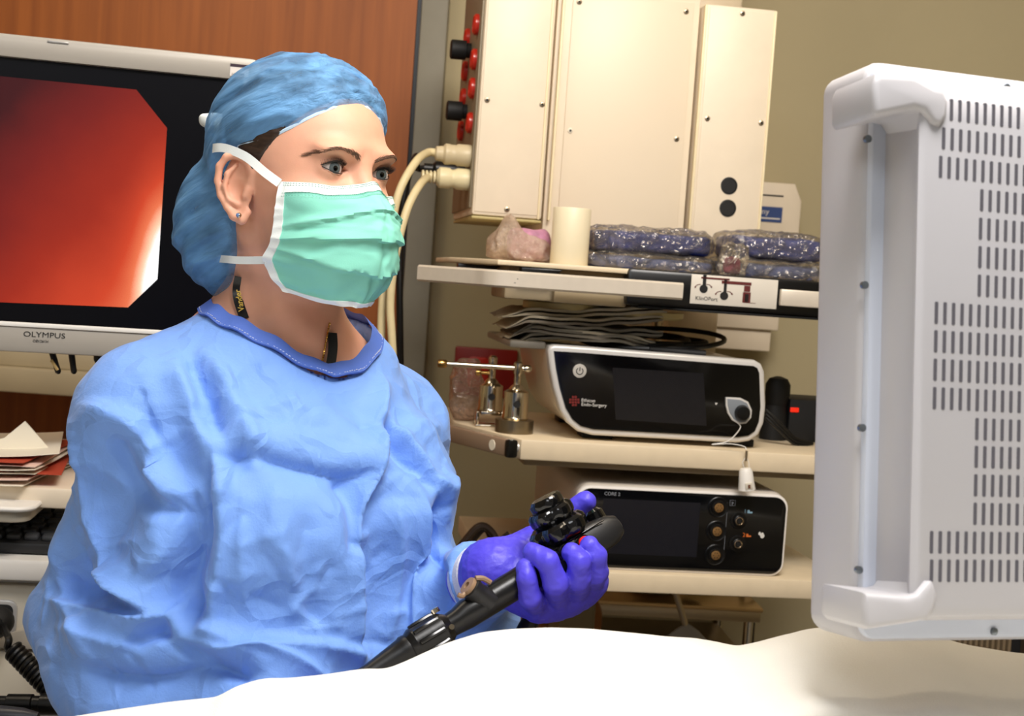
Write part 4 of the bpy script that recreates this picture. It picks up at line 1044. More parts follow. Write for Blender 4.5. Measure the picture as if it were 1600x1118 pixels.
# tray
a = c_(54, 800, -.06); zt_ = c_(20, 776, -.06).z; zb_ = c_(20, 822, -.06).z
t = cart
MB().prism([(x_, y_ ) for x_, y_ in rrect(a.x - .32, a.x, -.07, .2, .03, 6)], (zt_ + zb_) / 2, zt_ - .012, bev=.008, seg=3, axis='z').build('tray_top', m_white, t)
MB().prism([(x_, y_ ) for x_, y_ in rrect(a.x - .315, a.x - .008, -.06, .19, .026, 6)], zb_ + .004, (zt_ + zb_) / 2, bev=.004, axis='z').build('tray_base', mat('tray_grey', '#c4bba9', .4), t)
# keyboard
zk = zz(866)
t = thing('keyboard', 'dark grey keyboard on the cart shelf', 'keyboard', CF.M, (xr - .2, .08, zk))
kt = Matrix.Translation((0, 0, zk + .001)) @ Matrix.Rotation(math.radians(7), 4, 'X')
MB().box(xr - .47, xr - .02, .0, .15, 0, .016, bev=.004, M=kt).build('keyboard_base', mat('kb_dark', '#232427', .5), t)
k0 = None
for r_ in range(6):
    for c2 in range(18):
        xx = xr - .035 - c2 * .0235 - (r_ % 2) * .006; yy = .01 + r_ * .0225
        if k0 is None:
            k0 = MB().box(xx - .019, xx, yy, yy + .018, .016, .024, bev=.003, M=kt).build('key', mat('key_grey', '#3d3f43', .5), t); kx, ky = xx, yy
        else: dup(k0, None, kt.to_3x3() @ Vector((xx - kx, yy - ky, 0)))
# papers
random.seed(4)
zp = zz(757)
pm = [m_paper, mat('paper_pink', '#e9c9bb', .8), mat('paper_cream', '#f3ead6', .8), mat('paper_red_edge', '#b5442c', .7)]
nm = ['bottom', 'second', 'third', 'fourth', 'fifth', 'sixth', 'seventh', 'top']
for i in range(8):
    x1_ = c_(72 + random.uniform(-8, 10), 750, .0).x; rot = random.uniform(-10, 10); zi = zp + .0005 + i * .0052
    nu, nv = 20, 14; A = []
    T = Matrix.Translation((x1_ - .11, .12, zi)) @ Matrix.Rotation(math.radians(rot), 4, 'Z')
    def hgt(u, v, i=i):
        base = .0022 * math.sin(5 * u + i * 2) * u + .002 * math.sin(4 * v + i)
        curl = (.012 if i < 7 else .045) * max(0, u - .55) ** 1.5 * (1 if i % 2 == 0 else .4)
        return max(0, base + .002) + curl
    top = [[T @ Vector((-.11 + .22 * c2 / (nu - 1), -.14 + .26 * r_ / (nv - 1), hgt(c2 / (nu - 1), r_ / (nv - 1)) + .001)) for c2 in range(nu)] for r_ in range(nv)]
    bot = [[p - Vector((0, 0, .0012)) for p in r_] for r_ in top]
    b_ = MB().grid(top).grid(bot[::-1]); ed = [(0, c2) for c2 in range(nu)] + [(r_, nu - 1) for r_ in range(1, nv)] + [(nv - 1, c2) for c2 in range(nu - 2, -1, -1)] + [(r_, 0) for r_ in range(nv - 2, 0, -1)]
    b_.rings([[bot[r_][c2] for r_, c2 in ed], [top[r_][c2] for r_, c2 in ed]], cap=False)
    o = b_.build('paper_sheaf', pm[(0, 1, 2, 3, 0, 1, 3, 2)[i]], M=CF.M, base=(x1_ - .11, .12, zi), smooth=60)
    props(o, f'sheaf of printed paper on the cart, {nm[i]} of eight in the pile' if 0 < i < 7 else (f'paper sheaf at the bottom of the pile on the cart' if i == 0 else 'crumpled pale sheet curling up on top of the paper pile'), 'paper', 'papers piled on the cart')
pk = [c_(x_, y_, .06) for x_, y_ in ((-40, 695), (8, 683), (40, 657), (62, 682), (78, 700), (40, 712), (-40, 715))]
b_ = MB().prism([(q.x, q.z) for q in pk], .055, .0585)
o = b_.build('paper_sheaf', pm[2], M=CF.M, base=(pk[1].x, .055, pk[-1].z), smooth=0); props(o, 'pointed folded sheet standing up above the paper pile', 'paper', 'papers piled on the cart')

# coiled cable with connector hanging from the cart
t = thing('coiled_cable', 'black spiral cable hanging in front of the white cart', 'cable', Matrix(), P(50, 1110, 1.80))
a, b = P(20, 1015, 1.80), P(90, 1088, 1.78); d = (b - a); e1 = d.normalized().orthogonal().normalized(); e2 = d.normalized().cross(e1)
hel = [a + d * (k / 260) + (e1 * math.cos(2 * PI * k / 20) + e2 * math.sin(2 * PI * k / 20)) * .0105 for k in range(261)]
MB().tube(hel, .0036, 8).build('spiral_cord', m_rubber, t)
MB().tube(crom([P(0, 965, 1.86), P(8, 985, 1.83), P(14, 998, 1.80), P(12, 1012, 1.80), P(22, 1020, 1.80), hel[0]], 6), .0048, 8).build('lead', m_rubber, t)
MB().lathe([(.018, 0), (.02, .006), (.02, .02), (.014, .03)], Matrix.Translation(P(2, 968, 1.87)) @ RX, 20).build('plug', m_blackm, t)
a, b = P(-60, 1098, 1.76), P(98, 1100, 1.76); q = (b - a).to_track_quat('Z', 'Y').to_matrix().to_4x4(); L_ = (b - a).length
MB().lathe([(.010, 0), (.010, L_ * .45), (.0125, L_ * .46), (.0125, L_ * .7), (.0105, L_ * .71), (.0105, L_ * .78), (.0135, L_ * .79), (.0135, L_ - .002), (.011, L_)], Matrix.Translation(a) @ q, 22).build('connector', m_black, t)
MB().tube(crom([hel[-1], P(94, 1094, 1.77), P(88, 1099, 1.765)], 5), .0045, 8).build('lead', m_rubber, t)
a, b = P(-60, 1116, 1.72), P(60, 1120, 1.72); q = (b - a).to_track_quat('Z', 'Y').to_matrix().to_4x4(); L_ = (b - a).length
MB().lathe([(.011, 0), (.013, L_ * .5), (.011, L_ * .8), (.006, L_)], Matrix.Translation(a) @ q, 20).build('second_connector', mat('conn_grey', '#3a3c45', .35), t)
# ================================================================== bed and blanket
bed = thing('stretcher', 'patient stretcher underneath the white blanket', 'bed', Matrix(), (.2, .9, 0))
MB().box(-.95, 1.5, .62, 1.17, .80, .93, bev=.03, seg=3).build('mattress', mat('mattress_blue', '#39506f', .5), bed)
MB().box(-.98, 1.53, .64, 1.15, .74, .80, bev=.01).build('deck', m_silver, bed)
for xx in (-.85, 1.4):
    MB().box(xx - .05, xx + .05, .7, 1.09, .2, .74, bev=.01).build('pedestal', m_offw, bed)
    for yy in (.68, 1.11):
        MB().lathe([(.03, -.02), (.07, -.016), (.07, .016), (.03, .02)], Matrix.Translation((xx, yy, .071)) @ RX, 20).build('castor', m_blackm, bed)
        MB().box(xx - .02, xx + .02, yy - .025, yy + .025, .07, .22, bev=.004).build('castor_fork', m_steel2, bed)
YR = 1.14
ridge_px = [(-120, 1150), (60, 1135), (160, 1119), (250, 1106), (330, 1098), (355, 1082), (400, 1068), (440, 1068), (500, 1062), (560, 1053), (600, 1054), (640, 1040), (700, 1018), (750, 1002), (800, 996), (860, 993), (920, 994), (980, 999), (1040, 1004), (1090, 1004), (1130, 1010), (1160, 1017), (1195, 1010), (1230, 1002), (1280, 1000), (1340, 1006), (1400, 1004), (1440, 1008), (1480, 1022), (1530, 1036), (1600, 1048), (1750, 1062)]
rp_ = [P(x_, y_, YR) for x_, y_ in ridge_px]
rx = np.array([p.x for p in rp_]); rz = np.array([p.z for p in rp_])
X = np.concatenate([np.linspace(-.96, rx[0], 14)[:-1], np.linspace(rx[0], rx[-1], 230), np.linspace(rx[-1], 1.52, 30)[1:]])
zr = np.interp(X, rx, rz)
kern = np.hanning(7); kern /= kern.sum(); zr = np.convolve(np.pad(zr, 3, mode='edge'), kern, mode='valid')
zr = np.where(X < rx[0], rz[0] - .25 * (rx[0] - X), zr); zr = np.maximum(zr, .98)
Ys = np.concatenate([np.linspace(.50, .60, 8)[:-1], np.linspace(.60, 1.24, 80), np.linspace(1.24, 1.29, 8)[1:]])
XX, YY = np.meshgrid(X, Ys); ZR = np.broadcast_to(zr, XX.shape)
dy = YY - YR
back = np.clip(dy / .12, 0, None)
ZZ = ZR - .06 * back ** 2 - np.where(dy < 0, .10 * dy * dy + .015 * (1 - np.cos(np.clip(-dy / .1, 0, 1) * PI)) * np.clip(np.interp(XX, [-.5, -.3, -.1, .1], [.3, .8, 1, .6]), 0, 1), 0)
nb = fbm(np.stack([XX * 4.5 + YY * 2, YY * 5, XX * 0], -1), 3, 3); wgt = np.clip((-dy - .03) / .12, 0, 1)
ZZ = ZZ + .016 * nb * wgt
def fold(px0, py0, px1, py1, amp, w):
    a = P(px0, py0, 1.0); b = P(px1, py1, 1.0)
    a = CAM + (a - CAM) * ((1.12 - 1.45) / (a.z - 1.45)); b = CAM + (b - CAM) * ((1.12 - 1.45) / (b.z - 1.45))
    ax, ay, bx, by = a.x, a.y, b.x, b.y; dx, dy_ = bx - ax, by - ay; L2 = dx * dx + dy_ * dy_
    t_ = np.clip(((XX - ax) * dx + (YY - ay) * dy_) / L2, 0, 1)
    dd = np.hypot(XX - ax - t_ * dx, YY - ay - t_ * dy_)
    return amp * np.exp(-(dd / w) ** 2)
ZZ = ZZ + fold(1010, 1030, 1300, 1060, -.008, .03) + fold(1250, 1060, 1500, 1040, .010, .03) + fold(700, 1060, 1000, 1090, .006, .04) + fold(380, 1088, 480, 1098, .006, .010) - fold(330, 1102, 640, 1098, .007, .008) + fold(1330, 1080, 1600, 1100, .012, .04)
ZZ = ZZ + np.where(dy > .09, -1.5 * (dy - .09), 0) + np.where(YY < .6, -1.2 * (.6 - YY), 0)
ZZ = np.maximum(ZZ, .935)
verts = np.stack([XX, YY, ZZ], -1)
nr, nc = XX.shape
# hanging sides
side_b = np.stack([np.stack([XX[-1] , YY[-1] + .012 + .006 * np.sin(X * 40 + k), ZZ[-1] - .05 * (k + 1)], -1) for k in range(5)])
side_f = np.stack([np.stack([XX[0], YY[0] - .010 - .006 * np.sin(X * 35 + k), ZZ[0] - .06 * (k + 1)], -1) for k in range(5)])[::-1]
allv = np.concatenate([side_f, verts, side_b]); nr = allv.shape[0]
quads = np.array([(i * nc + j, i * nc + j + 1, (i + 1) * nc + j + 1, (i + 1) * nc + j) for i in range(nr - 1) for j in range(nc - 1)])
m_blanket = mat('white_blanket', '#f8f6ee', .9, sheen=.3, bump=.5, bscale=700, bdist=.0015, var=.02, vscale=20)
bl = meshify('blanket', allv.reshape(-1, 3), quads, m_blanket, base=(.2, .9, .93))
sm = bl.modifiers.new('thickness', 'SOLIDIFY'); sm.thickness = .006; sm.offset = -1
props(bl, 'thick white blanket draped over the patient in the foreground', 'blanket')

# ================================================================== foreground monitor seen from behind
FM = Frame(P(1342, 550, 1.0), 18, -6.4); f_ = FM.pix
zt = f_(1362, 93).z; zb_ = f_(1334, 1004).z
x0 = min(f_(1350, 300).x, f_(1337, 800).x); x1_ = x0 + .64
m_mw = mat('monitor_white', '#bebcbf', .42, bump=.05, bscale=900, bdist=.0006)
mo = thing('foreground_monitor', 'large white monitor seen from behind at the right edge', 'monitor', FM.M, ((x0 + x1_) / 2, .03, zb_))
MB().prism(rrect(x0, x1_, zb_, zt, .014, 5), .0, .062, bev=.006, seg=3).build('front_case', m_mw, mo)
MB().prism(rrect(x0 + .01, x1_ - .01, zb_ + .01, zt - .01, .01, 4), .0625, .064).build('screen', m_glassblk, mo)
MB().prism(rrect(x0 + .003, x1_ - .003, zb_ + .003, zt - .003, .012, 5), -.006, .003, bev=.003).build('seam_rim', mat('rim_blue', '#c9cfdc', .35), mo)
# raised rear shell, lofted
zs_t, zs_b = f_(1520, 158, -.056).z, f_(1520, 957, -.056).z
def ringr(ins, y): return [(x, y, z) for x, z in rrect(x0 + ins[0], x1_ - ins[0], zb_ + ins[1], zt - ins[2], .012, 5)]
xi = f_(1443, 400, -.056).x - x0
R = [ringr((.012, .018, .018), .0), ringr((.013, .019, .019), -.020), ringr((xi - .008, zs_b - zb_ - .004, zt - zs_t - .004), -.053), ringr((xi - .002, zs_b - zb_, zt - zs_t), -.056)]
R = [ringr((.012, .018, .016), .0), ringr((.0135, .020, .018), -.006), ringr((.016, .021, .019), -.040), ringr((xi - .004, zs_b - zb_ - .002, zt - zs_t - .002), -.0535), ringr((xi, zs_b - zb_ + .002, zt - zs_t + .002), -.056)]
shell = MB().rings(R).build('rear_shell', m_mw, mo, smooth=35)
# vents
m_slot = mat('vent_dark', '#56545b', .7)
rows = [(118, 303), (165, 290), (212, 285), (267, 353), (314, 351), (361, 350), (408, 349), (453, 278), (500, 277), (547, 276), (594, 275), (645, 345), (691, 344), (738, 343), (785, 342), (832, 270), (879, 270)]
s0 = None; pitch = f_(1600, 500, -.056).x - f_(1587.1, 499, -.056).x
for yy_, xx_ in rows:
    p = f_(1200 + xx_ / 1.0575, 60 + yy_ / 1.0575, -.056); n_ = 26 - int(round((xx_ - 270) / 13.6)) 
    for k in range(n_ - 4):
        q = Vector((p.x + k * pitch, -.056, p.z))
        if s0 is None: s0 = MB().prism(rrect(q.x - .0013, q.x + .0013, q.z - .0075, q.z + .0075, .0006, 1), -.0563, -.0545).build('vent_slot', m_slot, shell, smooth=0); sp0 = q
        else: dup(s0, None, q - sp0)
# corner brackets
def bracket(pts, y0, y1, bev):
    MB().prism([(f_(a_, b_, y0).x, f_(a_, b_, y0).z) for a_, b_ in pts], y0, y1, bev=bev, seg=3).build('corner_bracket', m_mw, mo, smooth=50)
m_br = m_mw
bracket([(1366, 128), (1372, 114), (1430, 118), (1462, 136), (1478, 140), (1484, 160), (1482, 182), (1472, 196), (1459, 192), (1446, 172), (1430, 168), (1372, 180), (1366, 172)], -.0605, -.004, .005)
bracket([(1350, 944), (1352, 926), (1420, 932), (1434, 928), (1450, 908), (1460, 908), (1467, 930), (1464, 948), (1452, 968), (1435, 972), (1358, 984), (1350, 975)], -.0605, -.004, .005)
def fscrew(px, py, y, ax='y'):
    p = f_(px, py, y)
    MB().lathe([(.0028, -.002), (.0028, .001), (.0015, .0015)], Matrix.Translation(p) @ RX, 12).build('screw', mat('screw_grey', '#7c8388', .3, metal=.8), mo)
for px, py in ((1356, 217), (1351, 445), (1347, 668), (1342, 890), (1573, 137), (1553, 986)): fscrew(px, py, -.0065)
# mount arm out of view: plate and arm to the ceiling
zc = (zt + zb_) / 2; xc = x0 + .36
MB().box(xc - .06, xc + .06, -.075, -.055, zc - .06, zc + .06, bev=.005).build('mount_plate', m_silver, mo)
Mi = FM.Mi
p1 = Mi @ (FM.M @ Vector((xc, -.09, zc))); p2w = FM.M @ Vector((xc + .12, -.10, zc)); top = Vector((p2w.x + .35, p2w.y, 2.75))
MB().tube([(xc, -.075, zc), (xc + .02, -.10, zc), Mi @ Vector((top.x, p2w.y, p2w.z)), Mi @ top], .022, 14).build('ceiling_arm', m_silver, mo)

# ================================================================== endoscope in the hand
sa, sb = P(578, 1052, 1.215), P(958, 822, 1.325)
ex = (sb - sa).normalized(); vdir = ((sa + sb) / 2 - CAM).normalized()
ey = (vdir - ex * vdir.dot(ex)).normalized(); ez = ex.cross(ey)      # ez: up-left in the picture, ey: away
if ez.z < 0: ez = -ez
SM = Matrix.Translation(sa) @ Matrix((ex, ey, ez)).transposed().to_4x4()
SF = Frame(Vector((0, 0, 0))); SF.M = SM; SF.Mi = SM.inverted()
s_ = lambda px, py, y=0.: SF.pix(px, py, y)
Ls = (sb - sa).length
m_sc = mat('scope_black', '#0d0d0e', .3, bump=.03, bscale=300, spec=.5)
m_sc2 = mat('scope_gloss', '#0a0a0b', .12, spec=.6)
m_sc3 = mat('scope_satin', '#1a1a1b', .42)
sc = thing('endoscope', 'black endoscope control handle gripped in the gloved left hand', 'endoscope', SM, (0, 0, 0))
def ell(cx, rz_, ry_, cz=0., cy=0., n=20, pw=1.): 
    f = lambda c: math.copysign(abs(c) ** pw, c)
    return [(cx, cy + ry_ * f(math.cos(a_)), cz + rz_ * f(math.sin(a_))) for a_ in np.linspace(0, 2 * PI, n + 1)[:-1]]
px2 = lambda px, py: s_(px, py)
# sections along the axis measured in the photograph
x_a = px2(640, 1015).x; x_b = px2(697, 973).x; x_c = px2(718, 955).x; x_d = px2(800, 905).x; x_e = px2(845, 880).x
zoff = lambda px, py: s_(px, py).z
MB().rings([ell(-.06, .0075, .0075), ell(0, .009, .009), ell(x_a * .55, .0118, .0118), ell(x_a - .006, .0135, .0135), ell(x_a - .004, .0145, .0145), ell(x_a, .0145, .0145)]).build('boot', m_rubber, sc)
gr = MB().rings([ell(x_a, .0135, .0135, n=16), ell(x_a + .006, .0165, .0165, n=16), ell(x_b - .006, .0168, .0168, n=16), ell(x_b + .001, .012, .012, n=16)]).build('grip_ring', m_sc, sc, smooth=25)
for k in range(9):
    a_ = 2 * PI * k / 9 + .35; cy, cz = .0165 * math.cos(a_), .0165 * math.sin(a_)
    MB().tube([(x_a + .008, cy * .97, cz * .97), (x_a + .012, cy, cz), (x_b - .012, cy, cz), (x_b - .008, cy * .97, cz * .97)], .0024, 8).build('grip_rib', m_sc2, gr)
MB().lathe([(.0042, 0), (.0042, .004), (.0025, .005)], Matrix.Translation((x_b - .004, -.004, .0155)), 14).build('ring_pin', m_steel, gr)
MB().lathe([(.0025, 0), (.0025, .003)], Matrix.Translation((x_b - .002, -.0150, -.002)) @ RX, 10).build('ring_pin', m_steel, gr)
body = MB().rings([ell(x_b - .002, .0105, .0105), ell(x_b + .010, .0115, .0115), ell(x_c + .004, .0135, .0135, .001), ell(x_c + .02, .0135, .0138, .001), ell(x_d, .0135, .0140, .001), ell(x_e, .0140, .0145, .001, pw=.85), ell(x_e + .006, .013, .013, .001, pw=.85)]).build('grip_body', m_sc, sc)
# biopsy port
p = s_(748, 928, -.004)
Mp = Matrix.Translation((p.x + .002, -.006, .004)) @ Matrix.Rotation(math.radians(-28), 4, 'Y') @ Matrix.Rotation(math.radians(18), 4, 'X')
pt = MB().lathe([(.0115, -.006), (.0105, .006), (.0098, .012), (.0105, .014), (.0105, .0175), (.009, .0185)], Mp, 22).build('biopsy_port', m_sc3, sc)
m_tan = mat('tan_rubber', '#8a6f55', .5)
MB().lathe([(.0088, .0182), (.0092, .020), (.0085, .022), (.0035, .0225), (.003, .019)], Mp, 20).build('port_cap', m_tan, pt)
MB().tube(crom([Mp @ Vector((-.008, -.002, .021)), Mp @ Vector((-.0115, -.003, .022)), Mp @ Vector((-.0125, -.002, .026))], 4), .0022, 8).build('cap_tab', m_tan, pt)
MB().tube(crom([Mp @ Vector((.0085, -.004, .020)), Mp @ Vector((.0125, -.005, .014)), Mp @ Vector((.0135, -.006, .006))], 4), .0026, 8).build('cap_strap', m_tan, pt)
# control head block
x_h = s_(868, 866).x
hd_ = MB().rings([ell(x_e - .006, .0125, .0135, .001, pw=.8), ell(x_e + .008, .0165, .016, -.001, pw=.6), ell(x_e + .03, .0175, .0165, -.0015, pw=.55), ell(Ls - .022, .0165, .0160, -.001, pw=.55), ell(Ls - .006, .0145, .014, -.001, pw=.6), ell(Ls + .004, .010, .010, -.001, pw=.7), ell(Ls + .007, .004, .004, -.001)]).build('control_head', m_sc3, sc)
# plate edge line
MB().box(x_e + .008, Ls - .012, -.0175, -.0160, .0088, .0100, bev=.0004).build('edge_trim', m_sc2, hd_)
# valve cylinders on the camera side
def valve(px, py, m_top, lift):
    p = s_(px, py, -.018)
    v = MB().lathe([(.0085, 0), (.0085, .004), (.0072, .005), (.0072, .006)], Matrix.Translation((p.x, -.015, p.z)) @ RX, 24).build('valve', m_sc2, hd_)
    MB().lathe([(.006, .005), (.0062, .006), (.0062, lift), (.005, lift + .0012)], Matrix.Translation((p.x, -.015, p.z)) @ RX, 20).build('valve_button', m_top, v)
valve(912, 849, mat('valve_red', '#e0201c', .3), .0085)
valve(884, 862, m_sc2, .007)
# lobed knobs stacked on top
kx = s_(872, 832).x
ang_t = math.radians(6)
def knob(px0, py0, px1, py1, zc, th, m, lobes, depth):
    a = s_(px0, py0, 0); b = s_(px1, py1, 0); r = (b.x - a.x) / 2; cx = (a.x + b.x) / 2
    Mk = Matrix.Translation((cx, .0, zc)) @ Matrix.Rotation(math.radians(10), 4, 'X')
    MB().lathe([(r * .4, -th / 2), (r * .88, -th / 2), (r * .98, -th * .3), (r, 0), (r * .98, th * .3), (r * .86, th / 2), (r * .4, th / 2)], Mk, 60, star=(lobes, depth, r * .5)).build('angulation_knob', m, hd_, smooth=35)
    return cx
zk0 = s_(872, 826).z
knob(832, 852, 914, 806, s_(872, 828).z, .0160, m_sc2, 6, .16)
knob(831, 822, 893, 786, s_(861, 804).z, .0140, m_sc2, 5, .16)
cx = knob(832, 797, 876, 772, s_(853, 786).z - .001, .0135, m_sc2, 4, .08)
MB().lathe([(.0075, s_(880, 846).z), (.0075, s_(853, 780).z)], Matrix.Translation((s_(868, 824).x - .004, .002, 0)), 18).build('knob_shaft', m_sc3, hd_)
p = s_(930, 805); MB().lathe([(.008, -.006), (.009, .0), (.009, .008), (.006, .011)], Matrix.Translation((p.x, .0, .0125)), 20, star=(4, .15, .004)).build('lock_lever', m_sc2, hd_)
# universal cord running down behind the hand
q = SM.inverted()
MB().tube(crom([(x_h + .045, .010, -.008), q @ P(880, 905, 1.375), q @ P(842, 950, 1.38), q @ P(812, 1000, 1.37), q @ P(790, 1060, 1.36), q @ P(780, 1130, 1.345)], 10), .0085, 12).build('universal_cord', m_rubber, sc)
# insertion tube going down behind the blanket edge
MB().tube(crom([(-.05, 0, 0), (-.09, .003, -.008), (-.13, .01, -.03), q @ (P(470, 1165, 1.19))], 8), .0062, 10).build('insertion_tube', m_rubber, sc)
# ================================================================== the woman
HO = P(471, 311, 1.45)                       # midpoint between the ears
def axes(deg):
    a = math.radians(deg); Fv = Vector((math.cos(a), math.sin(a), 0)); return Fv, Vector((-Fv.y, Fv.x, 0))
HF, HL = axes(-39.6); BF, BL = axes(-48)
HR = np.array([list(HF), list(HL), [0, 0, 1]])          # rows: forward, left, up
BR = np.array([list(BF), list(BL), [0, 0, 1]])
hw = lambda q: np.asarray(q) @ HR + np.array(HO)         # head-local -> world
wh = lambda p: (np.asarray(p) - np.array(HO)) @ HR.T     # world -> head-local
NB = P(440, 520, 1.50)
RS, RE, RW = P(232, 650, 1.40), P(150, 955, 1.47), P(400, 1085, 1.33)
LS, LE, LW = P(612, 668, 1.61), P(655, 975, 1.58), P(757, 902, 1.365)
A3 = lambda v: np.array(v, dtype=float)

TZ = np.array([.30, .60, .85, 1.00, 1.10, 1.20, 1.28, 1.33, 1.36, 1.385, 1.405, 1.425])
TA = np.array([.25, .235, .215, .190, .180, .176, .165, .142, .118, .090, .070, .050])
TD = np.array([.19, .175, .155, .142, .140, .135, .118, .098, .086, .074, .060, .048])
TC = np.array([.03, .035, .035, .03, .03, .028, .018, .006, .004, .004, .0, -.004])
def torso(p, off=0.):
    q = (p - A3(NB)) * 1.0; f = q @ BR[0]; l = q @ BR[1]; z = p[:, 2]
    a = np.interp(z, TZ, TA) - off; b = np.interp(z, TZ, TD) - off; c = np.interp(z, TZ, TC)
    k = (np.abs(l / a) ** 2.3 + np.abs((f - c) / b) ** 2.3) ** (1 / 2.3)
    d = (k - 1) * np.minimum(a, b) * .62
    d = np.maximum(d, (z - (1.415 - off)) * .8); d = np.maximum(d, (.30 + off - z))
    return d

# ---- head, neck, body: one continuous surface, head-local
def ear(q, s):
    base = np.array((-.006, s * .070, .004)); out = math.radians(24)
    def E(ef, ez, lift=0.): return base + np.array((ef * math.cos(out), s * (.004 - ef * math.sin(out) + lift), ez))
    hel = [E(*e) for e in ((.010, .006, .001), (.013, .017, .003), (.009, .027, .005), (.000, .0315, .007), (-.010, .0295, .008), (-.017, .020, .008), (-.019, .006, .007), (-.016, -.008, .006), (-.009, -.019, .005), (-.002, -.027, .004), (.005, -.030, .002), (.009, -.023, .0)) ]
    rs = [.0028, .0034, .0036, .0036, .0036, .0036, .0034, .0032, .0034, .0046, .0052, .0038]
    d = s_chain(q, hel, rs, .002)
    ax = np.array((math.cos(out), -s * math.sin(out), 0)); nn = np.array((math.sin(out), s * math.cos(out), 0)); Rm = np.stack([ax, nn, np.array((0, 0, 1))], 1)
    plate = s_ell(q, E(-.003, .002, .000), (.0165, .0035, .030), Rm)
    d = smin(d, plate, .004)
    anti = s_chain(q, [E(-.001, .022, .006), E(-.008, .013, .008), E(-.010, .001, .008), E(-.006, -.011, .006), E(.001, -.016, .004)], [.002, .0028, .003, .003, .0025], .002)
    d = smin(d, anti, .003)
    d = smax(d, -s_ell(q, E(.001, -.001, .008), (.0085, .007, .0105), Rm), .003)
    d = smin(d, s_cap(q, E(.0095, -.001, .002), E(.008, -.007, .003), .0040, .0035), .003)
    return d
def cranium(q): return s_ell(q, (-.002, 0, .045), (.093, .0745, .088))
EYE = (.0715, .0315, .0285)
def head(q):
    d = cranium(q)
    d = smin(d, s_ell(q, (.030, 0, -.010), (.060, .062, .070)), .02)
    d = smin(d, s_ell(q, (.036, 0, -.052), (.052, .050, .045)), .02)
    for s in (-1, 1):
        d = smin(d, s_ell(q, (.054, s * .043, -.006), (.024, .021, .016)), .018)
        d = smin(d, s_ell(q, (.0785, s * .027, .0455), (.014, .022, .0075)), .014)
        d = smax(d, -s_ell(q, (.0935, s * .0315, .0270), (.0130, .0165, .0105)), .012)
        d = smax(d, -s_ell(q, (.093, s * .0165, .0265), (.009, .0065, .010)), .006)
    d = smin(d, s_cap(q, (.083, 0, .030), (.106, 0, -.012), .0075, .0095), .008)
    d = smin(d, s_ell(q, (.107, 0, -.018), (.012, .011, .010)), .006)
    for s in (-1, 1):
        # lids around the eyeball with an almond opening
        c = np.array((EYE[0], s * EYE[1], EYE[2]))
        e = q - c; x = e[:, 1] * s; x2 = x + .001
        lid = np.linalg.norm(e, axis=1) - .0140
        d = smin(d, lid, .004)
        up = .0064 * (1 - np.clip((x2 - .001) / .0150, -1.2, 1.2) ** 2) + .0006 * x2 / .014; lo = -.0050 * (1 - np.clip((x2 + .001) / .0150, -1.2, 1.2) ** 2)
        cut = np.maximum(np.maximum(e[:, 2] - up, lo - e[:, 2]), .004 - e[:, 0])
        d = smax(d, -cut * .9, .0010)
        # fold of the upper lid
        arc = [c + np.array((math.sqrt(max(1e-6, .0152 ** 2 - xx * xx - zz * zz)) , s * xx, zz)) for xx, zz in ((-.012, .0045), (-.006, .0085), (.001, .0097), (.007, .0085), (.012, .0050))]
        d = smax(d, -s_chain(q, arc, [.0006, .0010, .0011, .0011, .0006], .001), .0016)
        d = smin(d, ear(q, s), .004)
    # frown lines between the brows
    for s in (-1, 1):
        d = smax(d, -s_cap(q, (.0925, s * .006, .040), (.0945, s * .0045, .055), .0009, .0004), .002)
    return d
NBl, RSl, LSl = wh(NB), wh(RS), wh(LS)
def skin(q):
    p = hw(q)
    d = np.full(len(q), 1.0)
    m = q[:, 2] > -.2
    if m.any(): d[m] = head(q[m])
    nk = s_cap(q, (-.024, .002, -.01), NBl + np.array((.0, 0, .0)), .054, .058)
    nk = smin(nk, s_cap(q, (-.02, -.050, -.035), NBl + np.array((.055, -.004, -.02)), .010, .009), .02)
    nk = smin(nk, s_cap(q, (-.02, .050, -.035), NBl + np.array((.055, .016, -.02)), .010, .009), .02)
    d = smin(d, nk, .018)
    b = torso(p, .016) + .022 * np.clip((1.30 - p[:, 2]) / .06, 0, 1)
    for S in (RSl, LSl): b = smin(b, s_cap(q, NBl + np.array((-.03, 0, .03)), S + np.array((0, 0, .0)), .036, .038), .03)
    d = smin(d, b, .02)
    for S, E_, W_ in ((RS, RE, RW), (LS, LE, LW)):
        d = smin(d, s_chain(p, [A3(S), A3(E_), A3(W_)], [.036, .026, .022], .01), .015)
    for s in (-1, 1):
        hip = A3(NB) + BR[1] * s * .09; foot = A3(NB) + BR[1] * s * .10
        d = smin(d, s_chain(p, [np.array((hip[0], hip[1], .82)), np.array((hip[0], hip[1], .46)), np.array((foot[0], foot[1], .09))], [.082, .055, .040], .02), .03)
        fx = foot + BR[0] * .12
        d = smin(d, s_cap(p, np.array((foot[0], foot[1], .045)), np.array((fx[0], fx[1], .035)), .040, .032), .02)
    return d
base = Vector((NB.x, NB.y, 0.0))
m_skin = mat('skin', '#e0a68a', .48, sss=.12, var=.035, vscale=55, bump=.12, bscale=900, bdist=.0006, spec=.4)
hh_ = .0017
v, q = surfnet(skin, spans((-.42, -.118, .02), (-.118, .128, hh_), (.128, .50, .02)), spans((-.42, -.098, .02), (-.098, .098, hh_), (.098, .48, .02)),
               spans((-HO.z - .01, -.22, .02), (-.22, -.118, .004), (-.118, .075, hh_), (.075, .145, .004)))
woman = meshify('person', hw(v), q, m_skin, base=base)
props(woman, 'woman in blue gown, hair cap and green mask holding an endoscope', 'person')
def Hd(*a): return Vector(hw(np.array(a)))

